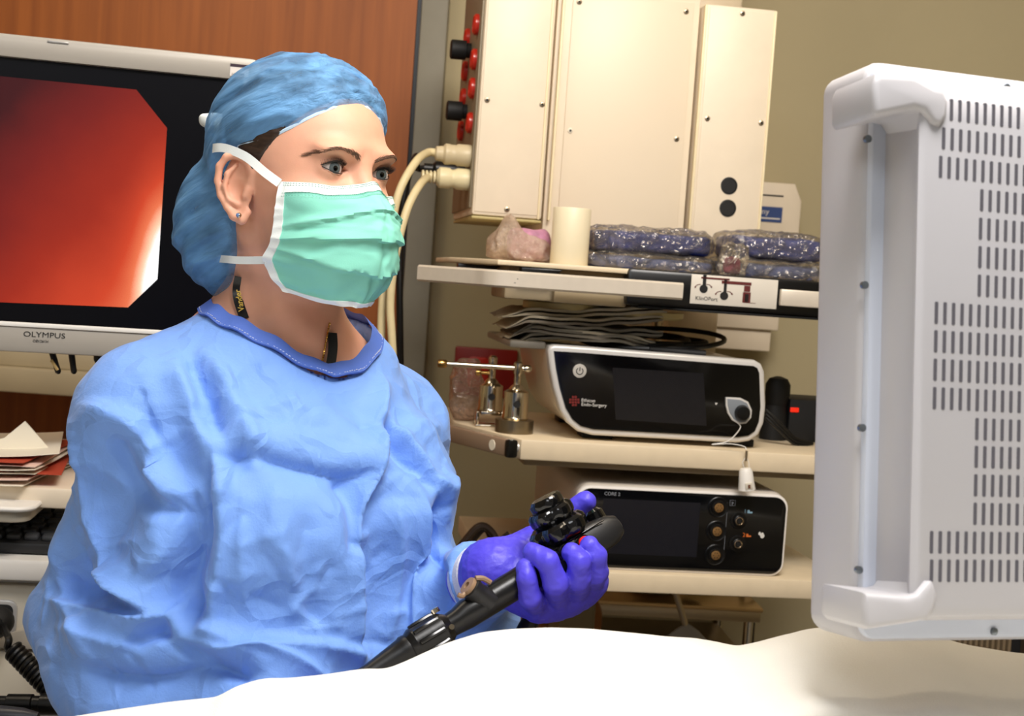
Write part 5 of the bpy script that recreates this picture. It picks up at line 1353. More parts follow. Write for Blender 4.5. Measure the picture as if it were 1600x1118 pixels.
# ---- eyes
m_scl = mat('sclera', '#c2b4ad', .18, coat=.6, sss=.05)
m_iris = mat('iris_grey', '#4c5556', .25, coat=1., var=.35, vscale=900)
m_pup = mat('pupil', '#050505', .1, coat=1.)
for s in (-1, 1):
    c = Hd(EYE[0], s * EYE[1], EYE[2]); gz = math.radians(-39.6 - 11)
    d = Vector((math.cos(gz), math.sin(gz), -.02)).normalized(); T = Matrix.Translation(c) @ d.to_track_quat('Z', 'Y').to_matrix().to_4x4()
    r = .0128
    pr = [(r * math.sin(a_), -r * math.cos(a_)) for a_ in np.linspace(.02, PI - .02, 30)]
    eb = MB().lathe(pr, T, 36).build('eyeball', m_scl, woman)
    pr = [(r * 1.012 * math.sin(a_), r * 1.012 * math.cos(a_)) for a_ in np.linspace(.50, .02, 10)]
    MB().lathe([(r * .95 * math.sin(.50), r * .95 * math.cos(.5))] + pr, T, 36).build('iris', m_iris, eb)
    pr = [(r * 1.022 * math.sin(a_), r * 1.022 * math.cos(a_)) for a_ in np.linspace(.20, .02, 6)]
    MB().lathe([(r * .98 * math.sin(.20), r * .98 * math.cos(.2))] + pr, T, 24).build('pupil', m_pup, eb)

# ---- brows and lashes
def onhead(pts, f0=.125):
    """project many (l, z) points onto the face along the forward axis"""
    pts = np.array(pts, dtype=float); f = np.full(len(pts), f0); live = np.ones(len(pts), bool)
    for _ in range(60):
        if not live.any(): break
        dd = head(np.stack([f[live], pts[live, 0], pts[live, 1]], -1))
        idx_ = np.nonzero(live)[0]; f[idx_] -= np.where(dd < .0002, 0, np.maximum(dd * .7, .0002)); live[idx_[dd < .0002]] = False
    return np.stack([f, pts[:, 0], pts[:, 1]], -1)
rnd = random.Random(8)
m_brow = mat('brow_hair', '#6a4f3d', .6)
for s in (-1, 1):
    b_ = MB()
    arc = [(.010, .0395), (.018, .0425), (.027, .0458), (.037, .0468), (.046, .0436), (.053, .0385)]
    ap = crom([(a_, b2, 0) for a_, b2 in arc], 12); hairs = []
    for k in range(190):
        i = rnd.randrange(len(ap) - 1); u = i / len(ap); c = ap[i]; wdt = .0030 * (1 - .7 * u)
        l, z = c.x + rnd.uniform(-.001, .001), c.y + rnd.uniform(-wdt, wdt) * .8
        L2 = rnd.uniform(.003, .0055); dl, dz = (.65, .75) if u < .25 else (1, .30 - 1.0 * (u - .3))
        hairs += [(s * l, z), (s * (l + dl * L2), z + dz * L2 * .8)]
    pr_ = onhead(hairs); nrm = np.array((1, s * .35, .2)) * .0004
    for a, b in zip(pr_[::2], pr_[1::2]):
        mid = (a + b) / 2 + nrm * 1.6
        b_.tube([Hd(*(a - nrm)), Hd(*mid), Hd(*(b + nrm))], [.00022, .0002, .00006], 4)
    b_.build('eyebrow', m_brow, woman)
    b_ = MB(); c = np.array((EYE[0], s * EYE[1], EYE[2]))
    def lidpt(x, up, off=.0):
        x2 = x + .001
        z = (.0064 * (1 - ((x2 - .001) / .0150) ** 2) + .0006 * x2 / .014) if up else -.0050 * (1 - ((x2 + .001) / .0150) ** 2)
        f = math.sqrt(max(1e-7, (.0140 + off) ** 2 - x * x - z * z)); return c + np.array((f, s * x, z))
    xs_ = np.linspace(-.0125, .0132, 26)
    b_.tube([Hd(*lidpt(x, True, .0001)) for x in xs_], [.0004 + .0007 * math.sin(PI * min(1, (k + 2) / 28)) for k in range(26)], 6)
    b_.tube([Hd(*lidpt(x, False, .0001)) for x in xs_[2:]], [.0003 + .0003 * math.sin(PI * (k + 1) / 26) for k in range(24)], 5)
    for k in range(46):
        x = -.011 + .0245 * k / 45 + rnd.uniform(-.0003, .0003); a = lidpt(x, True, .0001); L2 = .0045 + .0030 * (k / 45)
        tip = a + np.array((L2 * .75, s * (x * .32 + .0010), L2 * .55)); mid = a + np.array((L2 * .45, s * x * .12, L2 * .10))
        b_.tube([Hd(*a), Hd(*mid), Hd(*tip)], [.00028, .00022, .00006], 4)
    b_.build('eyelashes', mat('lash_black', '#1c1310', .5), woman)

# ---- hair below the cap
zx = np.array([-.25, -.062, -.046, -.034, -.022, -.008, .01, .03, .05, .066, .080, .090, .12]); zy = np.array([-.16, -.14, -.08, .005, .036, .046, .0475, .053, .065, .080, .100, .118, .2])
def hairf(q):
    ed_ = np.interp(q[:, 0], zx, zy); off_ = .0022 + .0028 * np.clip((q[:, 2] - ed_ - .012) / .02, 0, 1)
    d = smin(cranium(q) - off_, s_ell(q, (-.085, -.015, -.02), (.042, .040, .055)), .02)
    tmp = smax((q[:, 0] - (.017 + .80 * (q[:, 2] - .03))) * .8, .019 + np.clip(q[:, 0], -1, 0) * 1.8 - q[:, 2], .006)
    und = (ed_ + .010 - q[:, 2]) * .45
    return smax(d, np.minimum(tmp, und), .003)
v, q = surfnet(hairf, span(-.15, .11, .003), span(-.1, .1, .003), span(-.10, .145, .003))
v = v + vnormals(v, q) * (.0009 * vnoise(v * np.array((60, 250, 400)), 7))[:, None]
meshify('hair', hw(v), q, mat('brown_hair', '#33241b', .45, var=.4, vscale=60, stretch=(1, 4, 8)), woman)

# ---- bouffant cap
zx = np.array([-.25, -.062, -.046, -.034, -.022, -.008, .01, .03, .05, .066, .080, .090, .12]); zy = np.array([-.16, -.14, -.08, .005, .036, .046, .0475, .053, .065, .080, .100, .118, .2])
def capbase(q):
    d = s_ell(q, (-.008, 0, .054), (.1035, .0845, .0905))
    bun = s_ell(q, (-.088, -.026, -.030), (.054, .048, .072))
    return smin(d, bun, .018)
def capf(q):
    d = capbase(q)
    ed = np.interp(q[:, 0], zx, zy)
    # puff shrinks to the head right at the elastic
    t_ = np.clip((q[:, 2] - ed) / .035, 0, 1); d = d + .009 * (1 - t_) ** 2 * (q[:, 0] > -.03)
    return smax(d, (ed - q[:, 2]) * .45, .003)
v, q = surfnet(capf, span(-.155, .112, .0019), span(-.1, .1, .0019), span(-.115, .155, .0019))
nv_ = vnormals(v, q); ed = np.interp(v[:, 0], zx, zy); rel = np.clip((v[:, 2] - ed) / .06, 0, 1)
wr = (1 - 2 * np.abs(vnoise(np.stack([v[:, 0] * 9 + v[:, 2] * 10, v[:, 1] * 38 + v[:, 2] * 10, v[:, 2] * 48 - v[:, 0] * 26], -1), 11))) * .0042 \
   + (1 - 2 * np.abs(vnoise(np.stack([v[:, 0] * 16, v[:, 1] * 80, v[:, 2] * 105 - v[:, 0] * 55], -1), 13))) * .0012
wr = wr * (.35 + .65 * np.sin(np.clip(rel, 0, 1) * PI * .5))
ok_ = (np.abs(capbase(v)) < .013) & (v[:, 2] - ed > .016)
v = v + nv_ * wr[:, None]
for _ in range(2): v = v + nv_ * (np.clip(.0085 - cranium(v), 0, .01) * ok_)[:, None]
v = relax(v, q, 2, .5)
m_cap = bpy.data.materials.new('bouffant_blue'); m_cap.use_nodes = True
nt = m_cap.node_tree; N = nt.nodes; Lk = nt.links; b_ = N['Principled BSDF']
b_.inputs['Base Color'].default_value = (*srgb('#6ea6da'), 1); b_.inputs['Roughness'].default_value = .7
tr = N.new('ShaderNodeBsdfTransparent'); tr.inputs[0].default_value = (.72, .86, 1, 1); mx = N.new('ShaderNodeMixShader')
lw = N.new('ShaderNodeLayerWeight'); lw.inputs[0].default_value = .35
nz = N.new('ShaderNodeTexNoise'); nz.inputs['Scale'].default_value = 30; nz.inputs['Detail'].default_value = 4
tc = N.new('ShaderNodeTexCoord'); mp = N.new('ShaderNodeMapping'); mp.vector_type = 'TEXTURE'
mp.inputs['Rotation'].default_value = (0, math.radians(-28), math.radians(-39.6)); mp.inputs['Scale'].default_value = (3.2, .9, .55); Lk.new(tc.outputs['Object'], mp.inputs[0]); Lk.new(mp.outputs[0], nz.inputs['Vector'])
rp = N.new('ShaderNodeValToRGB'); rp.color_ramp.elements[0].position = .35; rp.color_ramp.elements[0].color = (.36, .36, .36, 1); rp.color_ramp.elements[1].position = .65; rp.color_ramp.elements[1].color = (.82, .82, .82, 1)
Lk.new(nz.outputs[0], rp.inputs[0]); Lk.new(rp.outputs[0], mx.inputs[0])
bp = N.new('ShaderNodeBump'); bp.inputs['Strength'].default_value = .8; bp.inputs['Distance'].default_value = .006
nz3 = N.new('ShaderNodeTexNoise'); nz3.inputs['Scale'].default_value = 62; nz3.inputs['Detail'].default_value = 6; nz3.inputs['Distortion'].default_value = .4; Lk.new(mp.outputs[0], nz3.inputs['Vector'])
Lk.new(nz3.outputs[0], bp.inputs['Height']); Lk.new(bp.outputs[0], b_.inputs['Normal'])
Lk.new(tr.outputs[0], mx.inputs[1]); Lk.new(b_.outputs[0], mx.inputs[2]); Lk.new(mx.outputs[0], N['Material Output'].inputs[0])
cap_o = meshify('hair_cap', hw(v), q, m_cap, woman); cap_o['label'] = 'translucent blue bouffant cap'
# elastic edge: march around the face opening
edge = []
for k in range(90):
    f_k = -.030 + .118 * math.sin(PI * k / 89) ** .8; s = -1 if k < 45 else 1
    z_ = float(np.interp(f_k, zx, zy)) + .001
    lo_, hi_ = .0, .11
    g0 = lambda l: float(capbase(np.array([[f_k, s * l, z_]]))[0]) + .009 * (f_k > -.03)
    if g0(0.) > 0: continue
    for _ in range(30):
        mi = (lo_ + hi_) / 2
        if g0(mi) < 0: lo_ = mi
        else: hi_ = mi
    edge.append((f_k, s * lo_, z_))
# order by angle
edge = sorted(edge, key=lambda e: e[1])
right = [e for e in edge]
right = sorted([e for e in edge if e[1] < 0], key=lambda e: e[0]) + sorted([e for e in edge if e[1] >= 0], key=lambda e: -e[0])
MB().tube([Hd(*e) for e in right[::3]], .0021, 6).build('elastic_edge', mat('pale_elastic', '#bcd3e6', .7), cap_o)

# ---- surgical mask
G = [[(.044, -.0685, .012), (.080, -.040, .010), (.098, -.012, .0150), (.1025, 0, .0185), (.096, .013, .0130), (.076, .040, .001), (.044, .0685, .004)],
     [(.044, -.0715, -.018), (.093, -.044, -.014), (.118, -.013, -.008), (.121, 0, -.007), (.118, .013, -.008), (.093, .044, -.014), (.044, .0715, -.018)],
     [(.040, -.0705, -.045), (.097, -.047, -.040), (.121, -.015, -.036), (.124, 0, -.036), (.121, .015, -.036), (.097, .047, -.040), (.040, .0705, -.045)],
     [(.028, -.0680, -.066), (.088, -.047, -.074), (.113, -.016, -.070), (.116, 0, -.070), (.113, .016, -.070), (.088, .047, -.074), (.028, .0680, -.066)],
     [(.040, -.0510, -.092), (.072, -.036, -.100), (.094, -.013, -.103), (.096, 0, -.104), (.094, .013, -.103), (.072, .036, -.100), (.040, .0510, -.092)]]
nu, nv = 9, 14
rowsU = [crom(r, nu) for r in G]                      # along u
MU = len(rowsU[0]); cols = [crom([rowsU[r][i] for r in range(5)], nv) for i in range(MU)]
MVn = len(cols[0]); M0 = np.array([[list(cols[i][j]) for i in range(MU)] for j in range(MVn)])   # [v][u]
dU = np.gradient(M0, axis=1); dV = np.gradient(M0, axis=0); NM = np.cross(dV, dU); NM /= np.linalg.norm(NM, axis=2, keepdims=True) + 1e-9
if NM[20, MU // 2, 0] < 0: NM = -NM
uu, vv_ = np.meshgrid(np.linspace(0, 1, MU), np.linspace(0, 1, MVn))
def saw(v, pos, w): 
    t_ = (v - pos); return np.where((t_ > -w) & (t_ <= 0), (t_ + w) / w, 0)
fade = np.clip(np.minimum(uu, 1 - uu) / .10, 0, 1)
sag = .035 * np.sin(uu * PI)
fan = .30 + .70 * np.sin(uu * PI) ** .8
pl_ = sum(a_ * saw(.47 + (vv_ - .47) / fan, p_, w_) for a_, p_, w_ in ((.0036, .27, .13), (.0052, .52, .17), (.0046, .77, .17)))
crk = .0014 * vnoise(np.stack([uu * 14, vv_ * 9, uu * 0], -1), 5) + .0011 * (1 - 2 * np.abs(vnoise(np.stack([uu * 9 + vv_ * 5, vv_ * 16 - uu * 4, uu * 0], -1), 9)))
M1 = M0 + NM * ((pl_ * fade + crk * np.clip(vv_ * 6, 0, 1))[..., None])
for _ in range(4):                                   # keep the cloth off the face
    dd = head(M1.reshape(-1, 3)).reshape(MVn, MU); M1 = M1 + NM * np.clip(.0022 - dd, 0, .02)[..., None]
def sub(a0, a1, b0, b1, off, nmx, m, parent, smooth=60):
    j0, j1 = int(round(b0 * (MVn - 1))), int(round(b1 * (MVn - 1))); i0, i1 = int(round(a0 * (MU - 1))), int(round(a1 * (MU - 1)))
    S_ = M1[j0:j1 + 1, i0:i1 + 1]; Nn = NM[j0:j1 + 1, i0:i1 + 1]
    A = hw((S_ + Nn * off).reshape(-1, 3)).reshape(S_.shape); Bk = hw((S_ + Nn * (off - .0012)).reshape(-1, 3)).reshape(S_.shape)
    n1, n2 = S_.shape[:2]; b_ = MB().grid([[tuple(p) for p in r] for r in A]).grid([[tuple(p) for p in r] for r in Bk[::-1]])
    ed = [(0, c) for c in range(n2)] + [(r, n2 - 1) for r in range(1, n1)] + [(n1 - 1, c) for c in range(n2 - 2, -1, -1)] + [(r, 0) for r in range(n1 - 2, 0, -1)]
    b_.rings([[tuple(Bk[r, c]) for r, c in ed], [tuple(A[r, c]) for r, c in ed]], cap=False)
    return b_.build(nmx, m, parent, smooth=smooth)
m_mask = mat('mask_green', '#8fdfca', .75, bump=.25, bscale=1100, bdist=.0006, tl=.12)
m_mwht = mat('mask_white', '#e9eeec', .75, bump=.3, bscale=900, bdist=.0006)
mask = sub(0, 1, 0, 1, 0, 'face_mask', m_mask, woman); mask['label'] = 'pleated mint green surgical mask'
sub(0, 1, 0, .10, .0010, 'top_band', m_mwht, mask); sub(0, .045, 0, 1, .0012, 'side_band', m_mwht, mask); sub(.955, 1, 0, 1, .0012, 'side_band', m_mwht, mask); sub(.03, .97, .955, 1, .0010, 'bottom_band', m_mwht, mask)
# stitch dots along the top band
s0 = None
for row in (.02, .045, .112, .135):
    j = row * (MVn - 1)
    for i in range(3, MU * 2 - 6):
        ii = i / 2; j0, i0 = int(j), int(ii)
        p = M1[j0, i0] * (1 - (ii - i0)) + M1[j0, min(i0 + 1, MU - 1)] * (ii - i0); p = p + (M1[j0 + 1, i0] - M1[j0, i0]) * (j - j0)
        p = p + NM[j0, i0] * .0013; w = Hd(*p)
        dirv = Vector(HR.T @ (M1[j0, min(i0 + 1, MU - 1)] - M1[j0, i0])).normalized()
        if s0 is None: s0 = MB()
        s0.tube([w - dirv * .0007, w + dirv * .0007], .00028, 4)
s0.build('stitching', mat('stitch_green', '#6fae9e', .7), mask)['kind'] = 'stuff'
# ties
def tie(pts, nm, wid=.0085):
    pts = crom([Hd(*p) for p in pts], 8); nr_ = [(Vector(p) - Hd(-.03, 0, p.z - HO.z)).normalized() for p in pts]
    MB().ribbon(pts, wid, nr_, .0009).build(nm, m_mwht, mask)
for s in (-1, 1):
    tie([(.047, s * .0705, .010), (.030, s * .0755, .020), (.008, s * .081, .034), (-.016, s * .0865, .0415), (-.032, s * .0870, .0420), (-.046, s * .0790, .0415), (-.06, s * .066, .041)], 'upper_tie')
    tie([(.031, s * .0680, -.064), (.012, s * .067, -.065), (-.012, s * .066, -.066), (-.034, s * .063, -.066), (-.07, s * .045, -.066), (-.09, s * .0, -.066)], 'lower_tie', .0075)
kn = MB()
v, q = pillow(-.128, -.106, -.040, -.014, .068, .086, .003, 60, 3, n=(24, 16), pw=.7)
meshify('tie_knot', hw(v), q, m_mwht, mask, smooth=60)

# ---- ear stud
p = Hd(.003, -.0775, -.0225); nn = (Hd(0, -.1, 0) - Hd(0, 0, 0)).normalized()
T = Matrix.Translation(p + nn * .0035) @ nn.to_track_quat('Z', 'Y').to_matrix().to_4x4()
st = MB().lathe([(.0022, -.001), (.0028, .0005), (.0028, .0015), (.0022, .002)], T, 16).build('ear_stud', m_steel, woman)
MB().lathe([(.0021, .0018), (.0019, .0028), (.0009, .0034)], T, 8).build('stone', mat('blue_stone', '#6f8fc0', .05, coat=1.), st)
# ================================================================== gown
HC = A3(NB) + BR[0] * .016 + BR[1] * .002          # neck opening centre
def hole(p):
    q = p - HC; return ((((q @ BR[0]) / .082) ** 2 + ((q @ BR[1]) / .090) ** 2) ** .5 - 1) * .075
def gownf(p, cut=True):
    d = torso(p)
    q = p - A3(NB); f = q @ BR[0]; l = q @ BR[1]; z = p[:, 2]
    bl_ = np.stack([f, l, z], -1)
    for s in (-1, 1): d = smin(d, s_ell(bl_, (.100, s * .070, 1.205), (.062, .080, .075)), .05)
    d = smin(d, s_ell(bl_, (.085, 0, 1.05), (.085, .13, .13)), .05)
    d = smin(d, s_chain(p, [A3(NB) + np.array((0, 0, -.03)) + BR[1] * -.06, A3(RS), A3(RE), A3(RW)], [.052, .058, .062, .047], .03), .018)
    d = smin(d, s_chain(p, [A3(NB) + np.array((0, 0, -.03)) + BR[1] * .06, A3(LS), A3(LE), A3(LW)], [.052, .058, .055, .040], .03), .022)
    # baggy sleeve hanging at the elbow and below the forearm
    d = smin(d, s_ell(p, A3(RE) * .55 + A3(RW) * .45 + np.array((-.01, 0, -.02)), (.11, .075, .06)), .05)
    d = smin(d, s_ell(p, A3(LE) * .45 + A3(LW) * .55 + np.array((0, .01, -.025)), (.055, .075, .05)), .04)
    if cut: d = smax(d, -hole(p), .004)
    # sleeve ends
    ax = A3(LW) - A3(LE); ax /= np.linalg.norm(ax); near = np.linalg.norm(p - A3(LW), axis=1) < .14
    d = np.where(near, smax(d, ((p - A3(LW)) @ ax) - .004, .004), d)
    return d
b0 = A3(NB)
v, q = surfnet(gownf, spans((-.56, .06, .0033)), spans((1.15, 1.85, .0036)), spans((.28, .98, .016), (.98, 1.44, .0032)))
nrm = vnormals(v, q); pp = proj(v); view = v - A3(CAM); view /= np.linalg.norm(view, axis=1, keepdims=True)
facing = np.clip(-(nrm * view).sum(1) * 2.2 + .15, 0, 1)
def pline(pts):
    """distance (photo pixels) and signed side to a polyline, for every vertex"""
    best = np.full(len(pp), 1e9); sgn = np.zeros(len(pp)); par = np.zeros(len(pp)); acc = 0
    pts = [Vector((a_, b_, 0)) for a_, b_ in pts]; pts = [(p.x, p.y) for p in crom(pts, 6)]
    segl = [math.hypot(b[0] - a[0], b[1] - a[1]) for a, b in zip(pts[:-1], pts[1:])]; tot = sum(segl)
    for (a, b, L_) in zip(pts[:-1], pts[1:], segl):
        ab = np.array(b) - np.array(a); w = pp - np.array(a)
        t_ = np.clip((w @ ab) / (ab @ ab + 1e-9), 0, 1); dd = np.linalg.norm(w - t_[:, None] * ab, axis=1)
        cr_ = ab[0] * w[:, 1] - ab[1] * w[:, 0]
        m = dd < best; best = np.where(m, dd, best); sgn = np.where(m, np.sign(cr_), sgn); par = np.where(m, (acc + t_ * L_) / tot, par); acc += L_
    return best, sgn, par
disp = np.zeros(len(v))
def ridge(pts, amp, w, sharp=1.):
    global disp
    d_, s_2, t_ = pline(pts); disp = disp + amp * np.exp(-(d_ / w) ** (2 if sharp == 1 else 1.1)) * np.clip(np.minimum(t_, 1 - t_) * 6 + .25, 0, 1)
def step(pts, amp, w, wback=8.):
    """raised on the right-hand side of the line (walking along it), dropping sharply on the other"""
    global disp
    d_, s_2, t_ = pline(pts); e = np.clip(np.minimum(t_, 1 - t_) * 7 + .1, 0, 1)
    disp = disp + amp * e * np.where(s_2 > 0, np.exp(-d_ / w), -.55 * np.exp(-d_ / w) + 1.55 * np.exp(-d_ / wback))
# armhole seam and shoulder folds
step([(128, 628), (200, 652), (255, 720), (282, 800), (290, 880)], .010, 38)
ridge([(120, 640), (132, 720), (140, 800), (175, 870), (240, 950)], .009, 12, 2)
ridge([(175, 680), (215, 740), (270, 810)], -.008, 16)
step([(225, 700), (262, 760), (268, 850), (240, 900)], .010, 30)
ridge([(90, 720), (80, 820), (100, 930), (150, 1040)], .007, 14, 2)
ridge([(150, 870), (210, 915), (262, 968)], .012, 15, 2)
ridge([(255, 890), (262, 930), (250, 985), (200, 1010)], -.012, 14)
step([(70, 930), (150, 960), (240, 965), (290, 930)], .012, 26)
ridge([(95, 985), (190, 1010), (290, 1000), (400, 1030)], .009, 16, 2)
step([(120, 1040), (230, 1058), (330, 1040), (420, 1050)], -.009, 22)
ridge([(260, 960), (350, 990), (450, 1030), (520, 1060)], .010, 20, 2)
ridge([(240, 985), (330, 1030), (400, 1062)], -.008, 14)
ridge([(268, 770), (282, 850), (285, 930), (310, 985)], -.020, 20)
step([(330, 700), (318, 800), (308, 900), (330, 975)], -.008, 30)
# chest
ridge([(270, 560), (300, 640), (325, 700), (330, 800)], .008, 20)
ridge([(330, 560), (360, 620), (390, 680), (405, 730)], .008, 18)
ridge([(295, 560), (320, 630), (345, 690)], -.008, 16)
step([(330, 712), (400, 708), (480, 728), (540, 745), (588, 738)], -.011, 36, 9)
ridge([(430, 560), (480, 620), (540, 680), (585, 720)], .006, 30)
ridge([(505, 580), (550, 640), (590, 700)], -.007, 22)
step([(592, 560), (596, 640), (590, 730), (560, 790), (548, 860), (556, 960), (558, 1045)], .016, 55, 9)
ridge([(535, 745), (545, 800), (540, 860)], -.010, 14)
ridge([(350, 730), (345, 840), (330, 940), (300, 1000)], .008, 14, 2)
ridge([(320, 720), (315, 820), (320, 900)], -.007, 12)
ridge([(380, 760), (375, 860), (385, 950)], .004, 10, 2)
ridge([(430, 745), (440, 850), (480, 960)], .004, 22)
step([(330, 1020), (430, 1000), (540, 1010), (590, 1040)], .008, 24)
ridge([(480, 800), (470, 900), (500, 990)], -.004, 16)
# right-hand side of the gown
ridge([(595, 655), (640, 720), (680, 765)], -.016, 15)
step([(600, 640), (650, 700), (690, 760), (712, 748)], .010, 30)
ridge([(640, 740), (690, 752), (715, 742)], .006, 12, 2)
ridge([(688, 770), (680, 860), (690, 960)], -.011, 10)
step([(655, 770), (660, 860), (652, 960), (660, 1010)], .010, 22)
ridge([(615, 780), (620, 880), (610, 1000)], .007, 14, 2)
ridge([(580, 590), (640, 640), (690, 690)], .006, 18)
for k in range(110):                                             # small creases all over
    r1 = random.Random(100 + k); x_, y_ = r1.uniform(70, 720), r1.uniform(560, 1050); an = r1.uniform(0, PI); L_ = r1.uniform(30, 85)
    ridge([(x_, y_), (x_ + L_ * .5 * math.cos(an) + r1.uniform(-8, 8), y_ + L_ * .5 * math.sin(an)), (x_ + L_ * math.cos(an), y_ + L_ * math.sin(an))], r1.choice((-1, 1)) * r1.uniform(.0012, .0030), r1.uniform(4.5, 8), 2)
keep = np.clip((hole(v) - .002) / .03, 0, 1)
disp = 1.45 * disp * facing * keep
wv = v + .012 * np.stack([vnoise(v * 9, 41), vnoise(v * 9, 42), vnoise(v * 9, 43)], -1)      # paper-like crumple facets
rr = np.random.RandomState(5)
front = np.clip((pp[:, 0] - 300) / 40, 0, 1) * np.clip((pp[:, 1] - 560) / 60, 0, 1) * np.clip((720 - pp[:, 0]) / 40, 0, 1); calm = 1 - .62 * front
for k in range(12):
    dn = rr.normal(size=3) * np.array((1, 1, .75)); dn /= np.linalg.norm(dn); fq = rr.uniform(5.5, 15)
    t_ = wv @ dn * fq + rr.uniform(0, 9); tri = np.abs(t_ - np.floor(t_) - .5) * 2 - .5
    msk = np.clip(vnoise(v * 6 + k * 3.7, 50 + k) * 2.2 + .25, 0, 1)
    disp = disp + keep * calm * tri * msk * (.078 / fq) * rr.uniform(.7, 1.3)
disp = disp + keep * .0018 * (.35 - np.abs(vnoise(wv * 40, 31)))
v = v + nrm * disp[:, None]
v = relax(v, q, 1, .45)                                      # soften stair steps
m_gown = mat('gown_blue', '#76a2ec', .68, var=.03, vscale=30, bump=.3, bscale=420, bdist=.0012, sheen=.15, tl=.06)
# thin crease lines pressed into the non-woven cloth
nt = m_gown.node_tree; N = nt.nodes; Lk = nt.links
tc = N.new('ShaderNodeTexCoord'); nz = N.new('ShaderNodeTexNoise'); nz.inputs['Scale'].default_value = 9; nz.inputs['Detail'].default_value = 3
mxv = N.new('ShaderNodeMix'); mxv.data_type = 'VECTOR'; mxv.inputs[0].default_value = .09
Lk.new(tc.outputs['Object'], nz.inputs['Vector']); Lk.new(tc.outputs['Object'], mxv.inputs[4]); Lk.new(nz.outputs['Color'], mxv.inputs[5])
prev = next(l.from_socket for l in Lk if l.to_node.type == 'BSDF_PRINCIPLED' and l.to_socket.name == 'Normal')
for sc_, wd_, st_, ds_ in ((11., .10, .34, .005), (27., .12, .14, .003)):
    vo = N.new('ShaderNodeTexVoronoi'); vo.feature = 'DISTANCE_TO_EDGE'; vo.inputs['Scale'].default_value = sc_; Lk.new(mxv.outputs[1], vo.inputs['Vector'])
    mr = N.new('ShaderNodeMapRange'); mr.inputs[1].default_value = 0; mr.inputs[2].default_value = wd_; mr.inputs[3].default_value = 1; mr.inputs[4].default_value = 0; Lk.new(vo.outputs['Distance'], mr.inputs[0])
    bp = N.new('ShaderNodeBump'); bp.inputs['Strength'].default_value = st_; bp.inputs['Distance'].default_value = ds_
    Lk.new(mr.outputs[0], bp.inputs['Height']); Lk.new(prev, bp.inputs['Normal']); prev = bp.outputs[0]
Lk.new(prev, N['Principled BSDF'].inputs['Normal'])
gown = meshify('surgical_gown', v, q, m_gown, woman); gown['label'] = 'light blue disposable surgical gown'
# neckline binding with stitching
rim = []
for k in range(96):
    a_ = 2 * PI * k / 96; xy = HC + BR[0] * .083 * math.cos(a_) + BR[1] * .091 * math.sin(a_)
    zz = np.linspace(1.46, 1.25, 420); pt = np.stack([np.full(420, xy[0]), np.full(420, xy[1]), zz], -1)
    i = int(np.argmax(gownf(pt, False) < 0)); rim.append((xy[0], xy[1], zz[i]))
rim = np.array(rim); kz = np.ones(7) / 7
rim[:, 2] = np.convolve(np.concatenate([rim[-3:, 2], rim[:, 2], rim[:3, 2]]), kz, mode='valid')
lift = .002 + .0015 * np.sin(np.arange(96) * .9)
outv = rim - HC; outv[:, 2] = 0; outv /= np.linalg.norm(outv, axis=1, keepdims=True)
def band(h0, h1, o0, o1, nm, m):
    A = rim + outv * o0 + np.array((0, 0, 1)) * (lift[:, None] + h0); B_ = rim + outv * o1 + np.array((0, 0, 1)) * (lift[:, None] + h1)
    R_ = [[tuple(A[i]), tuple(B_[i]), tuple(B_[i] + np.array((0, 0, .0016)) + outv[i] * .0008), tuple(A[i] + np.array((0, 0, .0016)) - outv[i] * .0008)] for i in list(range(96)) + [0]]
    return MB().rings(R_, cap=False).build(nm, m, gown, smooth=60)
m_bind = mat('binding_blue', '#4c6cc0', .7, bump=.4, bscale=120, bdist=.002)
bd = band(.0045, -.0065, -.004, .008, 'neck_binding', m_bind)
st = MB()
for k in range(0, 192, 2):
    i, j = (k // 2) % 96, (k // 2 + 1) % 96
    for fr in (.1, .6):
        P0 = rim[i] * (1 - fr) + rim[j] * fr + outv[i] * .0068 + np.array((0, 0, lift[i] - .0034)); P1 = rim[i] * (1 - fr - .3) + rim[j] * (fr + .3) + outv[i] * .0068 + np.array((0, 0, lift[i] - .0034))
        st.tube([tuple(P0), tuple(P1)], .0005, 4)
st.build('stitching', mat('thread_pale', '#c7cfe6', .7), bd)['kind'] = 'stuff'
# knitted cuff at the left wrist
ax = (LW - LE).normalized(); Tq = ax.to_track_quat('Z', 'Y').to_matrix().to_4x4()
cf = MB().lathe([(.031, -.02), (.0345, -.012), (.0335, .004), (.0325, .014), (.0300, .0155), (.028, .010)], Matrix.Translation(LW) @ Tq, 40).build('knit_cuff', mat('cuff_white', '#e6e6ee', .9, bump=.5, bscale=400), gown)

# ---- undershirt strip, necklace, lanyard
def onskin(px, py, lift=.001, Y0=1.2):
    r = ray(px, py); t_ = Y0
    for _ in range(200):
        p = CAM + r * (t_ / r.y); dd = float(skin(wh(np.array([list(p)])))[0])
        if dd < lift: break
        t_ += max(dd * .5, .0005)
    return p
pts = [onskin(x_, y_, .0022) for x_, y_ in ((515, 505), (512, 520), (509, 536), (506, 552), (503, 566), (500, 580))]
ch = MB(); pc = crom(pts, 10)
for k, p in enumerate(pc):
    if k % 2 == 0: ch.lathe([(.0004, -.0011), (.0011, -.0006), (.0011, .0006), (.0004, .0011)], Matrix.Translation(p) @ Matrix.Rotation(k, 4, 'X'), 6)
ch.tube(pc, .0005, 5).build('necklace', mat('gold', '#c99a4a', .25, metal=1.), woman)
pts = crom([onskin(x_, y_, .003) for x_, y_ in ((519, 520), (520, 540), (518, 560), (513, 584))], 6)
MB().ribbon(pts, .010, [Vector((.5, -.85, .15))] * len(pts), .001).build('undershirt_strap', m_blackm, woman)
pts = crom([onskin(x_, y_, .0012) for x_, y_ in ((374, 432), (371, 448), (371, 462), (375, 478), (382, 498))], 6)
